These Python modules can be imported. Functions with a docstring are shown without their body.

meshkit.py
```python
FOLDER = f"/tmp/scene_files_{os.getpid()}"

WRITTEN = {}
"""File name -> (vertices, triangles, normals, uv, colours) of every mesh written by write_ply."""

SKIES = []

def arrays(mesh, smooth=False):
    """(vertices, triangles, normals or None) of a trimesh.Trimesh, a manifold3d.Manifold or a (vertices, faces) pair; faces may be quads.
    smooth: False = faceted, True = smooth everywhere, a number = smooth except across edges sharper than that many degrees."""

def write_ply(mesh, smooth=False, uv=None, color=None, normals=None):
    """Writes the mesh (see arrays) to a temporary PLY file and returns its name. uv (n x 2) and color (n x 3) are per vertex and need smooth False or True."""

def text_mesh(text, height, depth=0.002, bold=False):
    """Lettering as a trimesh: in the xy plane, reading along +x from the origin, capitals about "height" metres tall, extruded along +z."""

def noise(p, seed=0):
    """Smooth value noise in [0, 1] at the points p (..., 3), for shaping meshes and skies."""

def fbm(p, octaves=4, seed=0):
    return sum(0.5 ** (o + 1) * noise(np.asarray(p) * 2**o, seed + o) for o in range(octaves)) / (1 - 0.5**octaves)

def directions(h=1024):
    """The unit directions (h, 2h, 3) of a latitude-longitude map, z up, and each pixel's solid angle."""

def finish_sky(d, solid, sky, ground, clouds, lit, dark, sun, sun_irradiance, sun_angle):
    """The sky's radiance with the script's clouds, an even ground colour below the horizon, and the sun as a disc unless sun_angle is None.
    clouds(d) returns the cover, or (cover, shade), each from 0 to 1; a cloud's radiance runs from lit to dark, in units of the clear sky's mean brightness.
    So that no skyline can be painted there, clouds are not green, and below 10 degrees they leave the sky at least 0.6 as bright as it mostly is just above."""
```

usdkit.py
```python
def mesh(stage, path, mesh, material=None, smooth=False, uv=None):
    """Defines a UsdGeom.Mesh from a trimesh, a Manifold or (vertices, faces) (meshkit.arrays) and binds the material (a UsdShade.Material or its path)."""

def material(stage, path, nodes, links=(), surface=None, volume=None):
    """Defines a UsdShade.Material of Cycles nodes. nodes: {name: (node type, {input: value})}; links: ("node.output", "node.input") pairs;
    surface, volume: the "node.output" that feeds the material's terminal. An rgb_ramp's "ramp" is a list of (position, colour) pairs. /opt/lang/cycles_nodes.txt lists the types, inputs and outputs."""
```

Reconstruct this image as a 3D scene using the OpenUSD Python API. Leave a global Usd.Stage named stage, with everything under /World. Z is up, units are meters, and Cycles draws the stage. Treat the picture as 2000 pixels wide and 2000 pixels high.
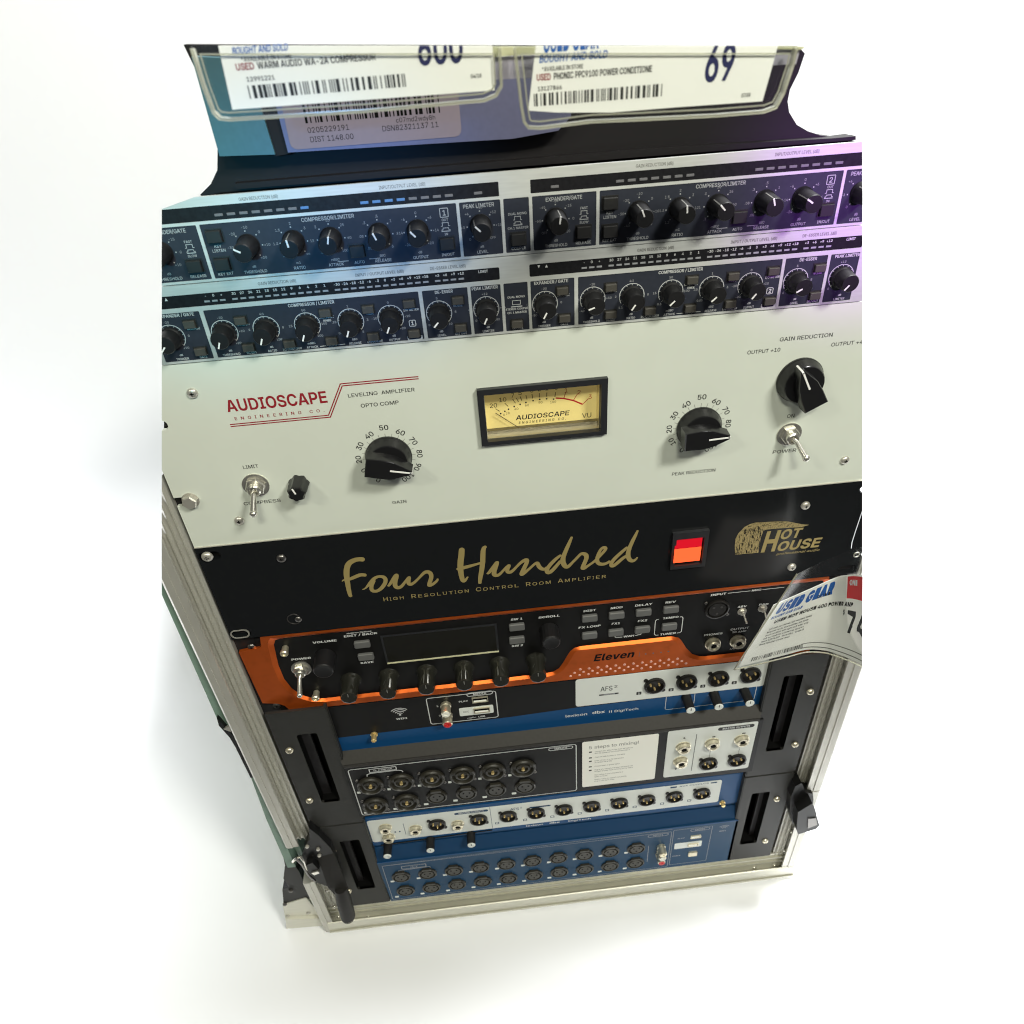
import glob, math, random
import numpy as np, trimesh, manifold3d, usdkit
from PIL import Image, ImageDraw, ImageFont
from pxr import Usd, UsdGeom, UsdLux, UsdShade, Gf, Sdf
from shapely import affinity, union_all, box as sbox
from shapely.geometry import Polygon, LineString, Point
random.seed(7); np.random.seed(7)

stage = Usd.Stage.CreateInMemory()
UsdGeom.SetStageUpAxis(stage, 'Z'); UsdGeom.SetStageMetersPerUnit(stage, 1.0)
UsdGeom.Xform.Define(stage, '/World'); UsdGeom.Scope.Define(stage, '/World/Looks')
# ------------------------------------------------------------------ camera (millimetres in this script; the stage is in metres)
CAM = np.array([-41.86, -398.54, 298.61])
AXES = np.array([[.99419, .03794, .10076], [-.09029, .80360, .58828], [-.05865, -.59396, .80235]])   # columns right, forward, up
cam = UsdGeom.Camera.Define(stage, '/World/camera')
R_, F_, U_ = AXES[:, 0], AXES[:, 1], AXES[:, 2]
cam.AddTransformOp().Set(Gf.Matrix4d(*R_, 0, *U_, 0, *(-F_), 0, *(CAM / 1000), 1))
cam.CreateHorizontalApertureAttr(36.0); cam.CreateVerticalApertureAttr(36.0)
cam.CreateFocalLengthAttr(36 * 1400.9 / 2000)
cam.CreateFStopAttr(15.0); cam.CreateFocusDistanceAttr(.50)
cam.CreateClippingRangeAttr((.01, 100.)); cam.CreateExposureAttr(0.0)

# ------------------------------------------------------------------ light: three ceiling lamps of the shop, two coloured stage lamps, unseen lamps added to whiten the backdrop
def lamp(name, at, to, w, h, power, color):
    L = UsdLux.RectLight.Define(stage, '/World/' + name)
    a, t = np.array(at, float), np.array(to, float)
    f = (t - a) / np.linalg.norm(t - a); r = np.cross(f, [0, 0, 1]); r /= np.linalg.norm(r); u = np.cross(r, f)
    L.AddTransformOp().Set(Gf.Matrix4d(*r, 0, *u, 0, *(-f), 0, *(a / 1000), 1))
    L.CreateWidthAttr(w / 1000); L.CreateHeightAttr(h / 1000); L.CreateIntensityAttr(power); L.CreateColorAttr(Gf.Vec3f(*color))
    return L
def spot(name, at, to, power, color, cone, soft=.6, r=30):
    L = UsdLux.SphereLight.Define(stage, '/World/' + name)
    a, t = np.array(at, float), np.array(to, float)
    f = (t - a) / np.linalg.norm(t - a); rr = np.cross(f, [0, 0, 1]); rr /= np.linalg.norm(rr); u = np.cross(rr, f)
    L.AddTransformOp().Set(Gf.Matrix4d(*rr, 0, *u, 0, *(-f), 0, *(a / 1000), 1))
    L.CreateRadiusAttr(r / 1000); L.CreateIntensityAttr(power); L.CreateColorAttr(Gf.Vec3f(*color))
    s = UsdLux.ShapingAPI.Apply(L.GetPrim()); s.CreateShapingConeAngleAttr(cone); s.CreateShapingConeSoftnessAttr(soft)
    return L
WARM = (1.0, .985, .80)
lamp('ceiling_lamp', (20, -1050, 1060), (0, 0, 0), 260, 90, 112., WARM)
lamp('ceiling_lamp_001', (-760, -800, 900), (-60, 0, 0), 200, 90, 50., WARM)
lamp('ceiling_lamp_002', (700, -900, 1150), (0, 0, -150), 280, 180, 122., (1.0, .985, .88))
lamp('backdrop_fill', (900, 330, 1750), (200, 580, -100), 420, 420, 165., (1., 1., 1.))  # this and the next two are added fill lights that keep the backdrop white
spot('backdrop_fill_001', (-1500, 250, 1600), (-1260, 330, -500), 1900., (1., 1., 1.), 19, .8, 60)
spot('backdrop_fill_002', (-900, 70, 1500), (-760, 10, -549), 520., (1., 1., 1.), 13, .9, 60)
spot('stage_lamp', (-270, -1050, 420), (-182, 0, 196), 620., (.10, .75, .95), 4.8, 1.)
spot('stage_lamp_001', (-200, -1050, 420), (-92, 0, 198), 800., (.10, .42, 1.0), 4.2, 1.)
spot('stage_lamp_002', (250, -1050, 420), (190, 0, 208), 2000., (.56, .14, 1.0), 4.8, 1.)
dome = UsdLux.DomeLight.Define(stage, '/World/ambient_dome'); dome.CreateIntensityAttr(1.0)  # dim even fill standing in for the room around; indoors, no open air
usdkit.material(stage, '/World/Looks/room_air', {'b': ('background_shader', {'color': (.60, .60, .61), 'strength': .09})}, surface='b.background')
UsdShade.MaterialBindingAPI.Apply(dome.GetPrim()).Bind(UsdShade.Material.Get(stage, '/World/Looks/room_air'))
dome.GetPrim().SetCustomDataByKey('kind', 'structure')

# ------------------------------------------------------------------ materials
def mat(name, color, rough=.5, metal=0., spec=.5, coat=0., var=0., scale=300., stretch=(1, 1, 1), bump=0., rvar=0., emit=None, trans=0.):
    n = {'p': ('principled_bsdf', {'base_color': color, 'roughness': rough, 'metallic': metal, 'specular_ior_level': spec, 'coat_weight': coat, 'transmission_weight': trans})}
    links = []
    if emit: n['p'][1].update(emission_color=emit[0], emission_strength=emit[1])
    if var or bump or rvar:
        n['t'] = ('texture_coordinate', {}); n['m'] = ('mapping', {'scale': tuple(scale * s for s in stretch)})
        n['n'] = ('noise_texture', {'scale': 1.0, 'detail': 4.0, 'roughness': .6})
        links += [('t.object', 'm.vector'), ('m.vector', 'n.vector')]
        if var:
            c = np.array(color)
            n['r'] = ('rgb_ramp', {'ramp': [(.25, tuple(c * (1 - var))), (.75, tuple(np.minimum(c * (1 + var), 1)))]})
            links += [('n.fac', 'r.fac'), ('r.color', 'p.base_color')]
        if rvar:
            n['q'] = ('map_range', {'from_min': .25, 'from_max': .75, 'to_min': max(rough - rvar, .02), 'to_max': rough + rvar})
            links += [('n.fac', 'q.value'), ('q.result', 'p.roughness')]
        if bump:
            n['b'] = ('bump', {'strength': bump, 'distance': .0004}); links += [('n.fac', 'b.height'), ('b.normal', 'p.normal')]
    return usdkit.material(stage, '/World/Looks/' + name, n, links, surface='p.BSDF')
M = {}
def mk(name, *a, **k): M[name] = mat(name, *a, **k)
mk('silver', (.62, .64, .62), .42, .25, var=.07, scale=60, stretch=(1, 12, 12), rvar=.06)
mk('navy_panel', (.026, .030, .043), .5, spec=.3, var=.1, rvar=.05)
mk('meter_black', (.012, .012, .014), .33, spec=.4, rvar=.06)
mk('print_white', (.62, .64, .64), .6); mk('print_dim', (.30, .31, .33), .6); mk('print_pale', (.42, .44, .45), .6); mk('print_black', (.02, .02, .02), .6); mk('print_grey', (.16, .16, .15), .6)
mk('led', (.16, .16, .17), .3); mk('led_blue_sheen', (.10, .22, .45), .25)
mk('cream_panel', (.645, .685, .615), .42, spec=.4, var=.03, scale=14, rvar=.05)
mk('print_red', (.28, .012, .02), .55)
mk('black_gloss', (.008, .009, .010), .17, spec=.42, rvar=.012, scale=30)
mk('gold_print', (.34, .265, .10), .5, .2); mk('gold_worn', (.30, .235, .10), .55, .2, var=.75, scale=900, stretch=(1.4, 1, .45))
mk('orange', (.70, .130, .018), .38, .75, var=.05, scale=80, rvar=.05)
mk('knob_black', (.010, .010, .011), .22, spec=.5); mk('knob_matte', (.011, .011, .012), .48, spec=.28); mk('smoke', (.02, .02, .016), .10, spec=.7, coat=.6)
mk('pointer_white', (.82, .82, .80), .5)
mk('chrome', (.80, .78, .70), .22, .9); mk('steel', (.58, .56, .50), .34, .65); mk('dark_steel', (.20, .19, .18), .3, .9)
mk('copper', (.95, .52, .40), .35, .6); mk('label_navy', (.012, .016, .09), .6)
mk('brass', (.90, .68, .30), .30, .7); mk('jack_nickel', (.78, .72, .55), .28, .8)
mk('button_olive', (.060, .056, .048), .5); mk('button_black', (.018, .018, .018), .45); mk('button_grey', (.11, .112, .11), .55)
mk('amber_dial', (.84, .70, .30), .6, spec=.2, var=.03, scale=60, emit=((.9, .68, .25), .17)); mk('meter_red', (.55, .03, .03), .6); mk('needle_ink', (.10, .075, .03), .6)
mk('bezel', (.018, .019, .022), .35)
mk('rocker_dark', (.45, .004, .012), .2, emit=((.9, .01, .03), .35)); mk('rocker_lit', (.8, .08, .02), .25, emit=((1., .10, .03), 1.0))
mk('display', (.012, .012, .010), .12, spec=.5); mk('display_edge', (.55, .54, .35), .3)
mk('mixer_black', (.0065, .0065, .0065), .45, spec=.18); mk('mixer_grey', (.036, .034, .031), .5, spec=.25, var=.1, scale=400)
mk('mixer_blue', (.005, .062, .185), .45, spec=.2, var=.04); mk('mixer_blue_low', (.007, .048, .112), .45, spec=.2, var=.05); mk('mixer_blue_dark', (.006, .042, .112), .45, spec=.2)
mk('strip_white', (.70, .73, .70), .5, spec=.3); mk('card', (.88, .88, .82), .6, spec=.2)
mk('connector', (.012, .011, .010), .38, spec=.4); mk('connector_olive', (.026, .024, .018), .35, spec=.4); mk('rca_white', (.8, .8, .72), .35); mk('rca_red', (.55, .02, .02), .35)
mk('ear', (.026, .026, .024), .5, spec=.25, var=.12, scale=700, bump=.15); mk('void_black', (.003, .003, .003), .7, spec=.1); mk('rack_rail', (.014, .013, .014), .5, spec=.3, var=.3, scale=200)
mk('aluminium', (.56, .55, .50), .42, .5, rvar=.06, scale=120, stretch=(1, 1, .5)); mk('aluminium_flat', (.66, .65, .57), .46, .35, var=.06, scale=90, stretch=(.4, 4, 4), rvar=.05)
mk('laminate', (.19, .29, .235), .5, var=.06, scale=200); mk('hardware_black', (.007, .007, .007), .4, spec=.3)
mk('paper', (.90, .90, .87), .7, spec=.2); mk('label_blue', (.015, .11, .42), .6); mk('label_red', (.62, .025, .03), .6)
mk('teal_metal', (.09, .19, .22), .42, .5, var=.06, scale=300); mk('lilac_metal', (.16, .165, .27), .42, .5, var=.06, scale=300); mk('sticker', (.20, .165, .20), .55, var=.03)
mk('gap_black', (.010, .009, .010), .55, spec=.25); mk('rail_cream', (.62, .62, .40), .3, .3); mk('rail_lilac', (.40, .38, .46), .4, .2)
mk('rubber', (.018, .017, .016), .55, spec=.4, var=.2, scale=400); mk('backdrop_white', (.95, .965, 1.0), .9, spec=.05)
def film(name, amount, rough, tint=(.97, .97, .97)):
    M[name] = usdkit.material(stage, '/World/Looks/' + name, {'t': ('transparent_bsdf', {'color': tint}), 'g': ('glossy_bsdf', {'color': (.9, .9, .9), 'roughness': rough}),
        'f': ('layer_weight', {'blend': .5}), 'w': ('math', {'math_type': 'power', 'value2': 4.0}), 'a': ('math', {'math_type': 'multiply_add', 'value2': .6, 'value3': amount, 'use_clamp': True}), 'x': ('mix_closure', {})},
        [('f.facing', 'w.value1'), ('w.value', 'a.value1'), ('a.value', 'x.fac'), ('t.BSDF', 'x.closure1'), ('g.BSDF', 'x.closure2')], surface='x.closure')
film('clear_film', .035, .16, (.97, .975, .97)); mk('film_edge', (.62, .62, .50), .2, trans=.62); film('glass', .0, .03, (.97, .97, .95))

# ------------------------------------------------------------------ small modelling kit.  (u, v, n): right, up and out of the front of the rack; world = (u, Y - n, v)
def dep(x, z, Y):
    """A point measured on the front plane (Y = 0) of the rack, carried to the depth Y at which its surface really stands."""
    s = (Y - CAM[1]) / -CAM[1]
    return CAM[0] + (np.asarray(x, float) - CAM[0]) * s, CAM[2] + (np.asarray(z, float) - CAM[2]) * s
def world(m, x=0, z=0, Y=0.):
    v = np.asarray(m.vertices)
    return trimesh.Trimesh(np.stack([v[:, 0] + x, Y - v[:, 2], v[:, 1] + z], 1), m.faces, process=False)
def cat(*ms): return trimesh.util.concatenate([m for m in ms if m is not None])
def ext(poly, n0, n1):
    gs = getattr(poly, 'geoms', [poly])
    m = cat(*[trimesh.creation.extrude_polygon(g, n1 - n0, engine='earcut') for g in gs if g.area > 1e-6]); m.apply_translation((0, 0, n0)); return m
def hull(pts): return trimesh.Trimesh(np.asarray(pts, float), process=False).convex_hull
def rrect(u0, v0, u1, v1, r, seg=3):
    if r <= 0: return [(u0, v0), (u1, v0), (u1, v1), (u0, v1)]
    out = []
    for cx, cy, a in ((u1 - r, v1 - r, 0), (u0 + r, v1 - r, 90), (u0 + r, v0 + r, 180), (u1 - r, v0 + r, 270)):
        out += [(cx + r * math.cos(math.radians(a + 90 * k / seg)), cy + r * math.sin(math.radians(a + 90 * k / seg))) for k in range(seg + 1)]
    return out
def rbox(u0, v0, u1, v1, n0, n1, r=.5, c=.25):
    a = rrect(u0, v0, u1, v1, r); b = rrect(u0 + c, v0 + c, u1 - c, v1 - c, max(r - c, .02))
    return hull([(*p, n0) for p in a] + [(*p, n1 - c) for p in a] + [(*p, n1) for p in b])
def lathe(profile, seg=20, flute=0, depth=0.):
    """profile: (radius, n) from the base outwards; closed at both ends."""
    pr = [(0, profile[0][1])] + list(profile) + ([(0, profile[-1][1])] if profile[-1][0] > 0 else [])
    ang = np.arange(seg) * 2 * math.pi / seg
    v, f, rows = [], [], []
    for r, n in pr:
        if r == 0: rows.append([len(v)]); v.append((0, 0, n))
        else:
            k = 1 - (depth * (.5 - .5 * np.cos(ang * flute)) if flute else 0)
            rows.append(list(range(len(v), len(v) + seg))); v += [(r * kk * math.cos(a), r * kk * math.sin(a), n) for a, kk in zip(ang, np.broadcast_to(k, seg))]
    for a, b in zip(rows, rows[1:]):
        for i in range(seg):
            j = (i + 1) % seg
            if len(a) == 1 and len(b) > 1: f.append((a[0], b[j], b[i]))
            elif len(b) == 1 and len(a) > 1: f.append((a[i], a[j], b[0]))
            elif len(a) > 1: f += [(a[i], a[j], b[j]), (a[i], b[j], b[i])]
    return trimesh.Trimesh(np.array(v, float), np.array(f), process=False)
def move(m, u=0, v=0, n=0): m = m.copy(); m.apply_translation((u, v, n)); return m
def spin(m, deg):
    m = m.copy(); m.apply_transform(trimesh.transformations.rotation_matrix(math.radians(deg), (0, 0, 1))); return m
def tube(points, radii, seg=8):
    p = np.asarray(points, float); t = np.gradient(p, axis=0); t /= np.linalg.norm(t, axis=1, keepdims=True)
    a = np.cross(t, np.where(np.abs(t[:, 2:]) < .9, [0, 0, 1.], [1., 0, 0])); a /= np.linalg.norm(a, axis=1, keepdims=True); b = np.cross(t, a)
    ang = np.arange(seg) * 2 * math.pi / seg; r = np.broadcast_to(radii, (len(p),))
    v = (p[:, None] + r[:, None, None] * (np.cos(ang)[None, :, None] * a[:, None] + np.sin(ang)[None, :, None] * b[:, None])).reshape(-1, 3)
    f = []
    for i in range(len(p) - 1):
        for j in range(seg):
            k = (j + 1) % seg; f += [(i * seg + j, i * seg + k, (i + 1) * seg + k), (i * seg + j, (i + 1) * seg + k, (i + 1) * seg + j)]
    n = len(v); v = np.vstack([v, p[0], p[-1]]); e = (len(p) - 1) * seg
    for j in range(seg):
        k = (j + 1) % seg; f += [(n, k, j), (n + 1, e + j, e + k)]
    return trimesh.Trimesh(v, np.array(f), process=False)

# ------------------------------------------------------------------ scene tree
LEFT = (np.array([-180.49, 0, 241.21]), np.array([-252.24, 0, 32.82]))      # where the photographed piece of the rack ends on either side
RIGHT = (np.array([175.18, 0, 214.74]), np.array([244.85, 0, -79.02]))
def cut(m, planes):
    for (a, b), keep in planes:
        for back in ((.43, -1., .40) if keep > 0 else (-.62, -1., .57), (0., -1., 0.)):          # the ends are cut square behind the front and a little askew before it
            n = np.cross(b - a, back); n /= np.linalg.norm(n)
            if n[0] * keep < 0: n = -n
            s = (np.asarray(m.vertices) - a) @ n
            if s.min() >= 0: continue
            if s.max() <= 0: return None
            m.merge_vertices()
            m = m.slice_plane(a, n, cap=bool(m.is_watertight), engine='earcut')
            if m is None or len(m.faces) == 0: return None
    return m
ENDS = ((LEFT, 1), (RIGHT, -1))
USED, BASE, CUT = {}, {}, {}
def numbered(parent, name):
    k = USED.get((parent, name), 0); USED[(parent, name)] = k + 1
    return f'{parent}/{name}' + (f'_{k:03d}' if k else '')
def thing(name, label, category, base, group=None, ends=()):
    p = numbered('/World', name); x = UsdGeom.Xform.Define(stage, p); b = np.array(base, float); x.AddTranslateOp().Set(Gf.Vec3d(*(b / 1000)))
    o = x.GetPrim(); o.SetCustomDataByKey('label', label); o.SetCustomDataByKey('category', category)
    if group: o.SetCustomDataByKey('group', group)
    BASE[p] = b; CUT[p] = ends
    return p
def part(parent, name, m, material, smooth=False, label=None, kind=None):
    if m is None: return None
    root = '/'.join(parent.split('/')[:3])
    m = cut(m, CUT[root])
    if m is None: return None
    p = numbered(parent, name)
    m = trimesh.Trimesh((np.asarray(m.vertices) - BASE[root]) / 1000, m.faces, process=False)
    o = usdkit.mesh(stage, p, m, M[material], smooth=smooth).GetPrim()
    if label: o.SetCustomDataByKey('label', label)
    if kind: o.SetCustomDataByKey('kind', kind)
    return p

# ------------------------------------------------------------------ lettering: flat print as thin sheets of outline
FONT = glob.glob('/opt/blender-*/*/datafiles/fonts/Inter.woff2')[0]
FONTS, GLYPHS = {}, {}
def glyph(ch, wt, size):
    if (ch, wt, size) in GLYPHS: return GLYPHS[ch, wt, size]
    if (wt, size) not in FONTS:
        FONTS[wt, size] = ImageFont.truetype(FONT, size); FONTS[wt, size].set_variation_by_axes([24, wt])
    font = FONTS[wt, size]; cap = .727 * size
    x0, y0, x1, y1 = font.getbbox(ch, anchor='ls'); adv = font.getlength(ch) / cap
    if x1 <= x0 or ch == ' ': GLYPHS[ch, wt, size] = (None, None, adv); return GLYPHS[ch, wt, size]
    im = Image.new('L', (int(x1 - x0) + 8, int(y1 - y0) + 8)); ImageDraw.Draw(im).text((4 - x0, 4 - y0), ch, 255, font, anchor='ls')
    on = np.pad(np.asarray(im) > 127, ((0, 0), (1, 1))).astype(np.int8)
    rows, st = np.nonzero(np.diff(on, axis=1) == 1); en = np.nonzero(np.diff(on, axis=1) == -1)[1]
    if not len(rows): GLYPHS[ch, wt, size] = (None, None, adv); return GLYPHS[ch, wt, size]
    s = union_all(sbox(st, -rows - 1, en, -rows)).buffer(.6).buffer(-.6).simplify(.65)
    s = affinity.affine_transform(s, [1 / cap, 0, 0, 1 / cap, (x0 - 4) / cap, (4 - y0) / cap])
    vs, fs, k = [], [], 0
    for g in getattr(s, 'geoms', [s]):
        v, f = trimesh.creation.triangulate_polygon(g, engine='earcut'); vs.append(v); fs.append(f + k); k += len(v)
    GLYPHS[ch, wt, size] = (np.vstack(vs), np.vstack(fs), adv); return GLYPHS[ch, wt, size]
class Ink:
    """Printed marks on a surface at depth Y; positions as measured on the front plane."""
    def __init__(self, Y=0., n=.08): self.Y, self.n, self.v, self.f, self.k = Y, n, [], [], 0
    def add(self, v, f):
        self.v.append(np.asarray(v, float)); self.f.append(np.asarray(f) + self.k); self.k += len(v); return self
    def poly(self, s):
        for g in getattr(s, 'geoms', [s]):
            if g.area > 1e-9: self.add(*trimesh.creation.triangulate_polygon(g, engine='earcut'))
        return self
    def line(self, pts, w, cap=2, join=2): return self.poly(LineString(pts).buffer(w / 2, cap_style=cap, join_style=join, quad_segs=3))
    def frame(self, x0, z0, x1, z1, w, r=0): return self.poly(Polygon(rrect(x0, z0, x1, z1, r)).difference(Polygon(rrect(x0 + w, z0 + w, x1 - w, z1 - w, max(r - w, .05) if r else 0))))
    def rect(self, x0, z0, x1, z1, r=0): return self.poly(Polygon(rrect(x0, z0, x1, z1, r)))
    def text(self, t, x, z, h, wt=400, w=None, anchor='c', shear=0., rot=0., gap=0., stretch=1.):
        """Capitals h tall on the baseline z; w: total width; anchor l, c or r."""
        size = 112 if h > 5 else 64 if h > 2.4 else 40
        items, pen = [], 0.
        for ch in t:
            v, f, a = glyph(ch, wt, size)
            if v is not None: items.append((v + (pen, 0), f))
            pen += a + gap
        pen -= gap
        sx = (w / pen if w else h * stretch); total = pen * sx
        off = {'l': 0, 'c': -total / 2, 'r': -total}[anchor]
        c, s = math.cos(math.radians(rot)), math.sin(math.radians(rot))
        for v, f in items:
            a = v[:, 0] * sx + off + v[:, 1] * h * shear; b = v[:, 1] * h - (h / 2 if rot else 0)
            self.add(np.stack([x + a * c - b * s, z + a * s + b * c], 1), f)
        return self
    def barcode(self, x0, z0, x1, z1, n=40, seed=1, slope=0.):
        r = random.Random(seed); w = [r.choice((1, 1, 2, 3)) for _ in range(2 * n)]; k = (x1 - x0) / sum(w); x = x0
        for i, b in enumerate(w):
            if i % 2 == 0:
                dz = slope * (x - x0); self.add([(x, z0 + dz), (x + b * k, z0 + dz), (x + b * k, z1 + dz), (x, z1 + dz)], [(0, 1, 2), (0, 2, 3)])
            x += b * k
        return self
    def mesh(self, place=None):
        if not self.v: return None
        v = np.vstack(self.v); f = np.vstack(self.f)
        if place: w = place(v)
        else:
            x, z = dep(v[:, 0], v[:, 1], self.Y); w = np.stack([x, np.full(len(v), self.Y - self.n), z], 1)
        nrm = np.cross(w[f[:, 1]] - w[f[:, 0]], w[f[:, 2]] - w[f[:, 0]])
        flip = nrm[:, 1] > 0; f[flip] = f[flip][:, ::-1]
        return trimesh.Trimesh(w, f, process=False)
    def put(self, parent, material, name='lettering', place=None): return part(parent, name, self.mesh(place), material, kind='stuff')
# common small pieces, each in (u, v, n)
def screw_head(r=3.0, h=1.8): return lathe([(r, 0), (r, .3), (r * .93, h * .5), (r * .72, h * .85), (r * .4, h), (0, h * 1.03)], 16)
def phillips(r): return cat(ext(sbox(-r * .38, -r * .09, r * .38, r * .09), 0, .25), ext(sbox(-r * .09, -r * .38, r * .09, r * .38), .02, .27))
def bolt(parent, x, z, Y=0., r=3.0, h=1.8, material='steel', name='screw'):
    X, Z = dep(x, z, Y)
    p = part(parent, name, world(screw_head(r, h), X, Z, Y), material, smooth=40)
    if p: part(p, 'recess', world(move(phillips(r), 0, 0, h * .92), X, Z, Y), 'void_black')
    return p
# ------------------------------------------------------------------ backdrop: one white sheet, floor and wall with a round bend
FLOOR = -549.0
def sweep():
    y0, y1, R, top, hw = -190., 620., 260., 1500., 1700.
    pr = [(y0, FLOOR), (-100, FLOOR), (100, FLOOR), (y1 - R, FLOOR)] + [(y1 - R + R * math.sin(a), FLOOR + R - R * math.cos(a)) for a in np.linspace(.12, math.pi / 2, 12)] + [(y1, top)]
    v = [(x, y, z) for y, z in pr for x in (-hw, hw)]
    f = [q for i in range(len(pr) - 1) for q in ((2 * i, 2 * i + 1, 2 * i + 3), (2 * i, 2 * i + 3, 2 * i + 2))]
    return trimesh.Trimesh(np.array(v) / 1000, np.array(f), process=False)
o = usdkit.mesh(stage, '/World/floor', sweep(), M['backdrop_white'], smooth=True).GetPrim()
o.SetCustomDataByKey('kind', 'structure'); o.SetCustomDataByKey('label', 'plain white backdrop sheet under and behind the rack')

# ------------------------------------------------------------------ the flight case that holds the rack
def slab(poly, Y0, Y1, at=None):
    """A shape measured on the front plane, standing between the depths Y0 (front) and Y1."""
    Y = Y0 if at is None else at
    x, z = dep([p[0] for p in poly], [p[1] for p in poly], Y)
    return world(ext(Polygon(list(zip(x, z))).buffer(0), -Y1, -Y0))
def box3(x0, x1, Y0, Y1, z0, z1): return world(ext(sbox(x0, z0, x1, z1), -Y1, -Y0))
def prism(profile, a, b, axis):
    """A closed (p, Y) profile run along z or x from a to b."""
    m = ext(Polygon(profile).buffer(0), a, b); v = np.asarray(m.vertices)
    w = np.stack([v[:, 0], v[:, 1], v[:, 2]], 1) if axis == 'z' else np.stack([v[:, 2], v[:, 1], v[:, 0]], 1)
    m = trimesh.Trimesh(w, m.faces, process=False); m.fix_normals(); return m
case = thing('flight_case', 'aluminium edged black rack flight case standing on the white floor with audio gear bolted in', 'flight case', (0, 150, FLOOR), ends=ENDS)
RB = -536.0
for s in (-1, 1):
    a0, a1, a2, a3 = (243.2, 259.3, 272.6, 279.0) if s < 0 else (243.6, 258.6, 275.0, 279.0)
    def px(x, Y): return s * abs(float(dep(s * x, 0, Y)[0]))
    ridges = [(a0, 6), (a0, -1)]
    for k in range(3):
        q = a0 + (a1 - a0) * (.22 + .27 * k); ridges += [(q - 1.2, -1), (q, -3), (q + 1.2, -1)]
    prof = ridges + [(a1 - .6, -1), (a1, -8), (a1 + 1.2, -9.5), ((a1 + a2) / 2, -9.5), ((a1 + a2) / 2 + .4, -10.2), (a2 - 1.2, -10.2), (a2, -9), (a2, 6)]
    prof = [(px(x, y if y < 5 else -9 if x > a1 else 0), y) for x, y in prof]
    ztop = float(dep(0, 150, -10)[1])
    zj = float(dep(0, -384 if s < 0 else -392, -10)[1])
    part(case, 'side_rail', prism(prof, zj, ztop, 'z'), 'aluminium', label='upper aluminium edge rail with three ridges')
    part(case, 'side_rail', prism(prof, RB - 9.5, zj - (70 if s < 0 else 2), 'z'), 'aluminium', label='lower aluminium edge rail by the corner')
    part(case, 'rack_rail', box3(min(s * 212, s * 246.5), max(s * 212, s * 246.5), 4.5, 7.5, RB + 22, 240), 'rack_rail')
    part(case, 'side_panel', box3(min(s * 263, s * 268.2), max(s * 263, s * 268.2), 6.5, 560, RB - 4, 110), 'laminate')
# the green laminate that shows outside the left rail
part(case, 'side_panel', slab([(-270, 70), (-276.6, -40), (-279.3, -176), (-276, -192), (-274.6, -262), (-278.5, -330), (-280.2, -420), (-272, -420), (-268, 70)], -4, 10), 'laminate', label='green laminate edge outside the left rail')
part(case, 'bottom_panel', box3(-262, 262, 8, 560, RB - 4, RB + 8), 'rack_rail')
part(case, 'back_panel', box3(-262, 262, 550, 559, RB, 110), 'void_black')
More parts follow.
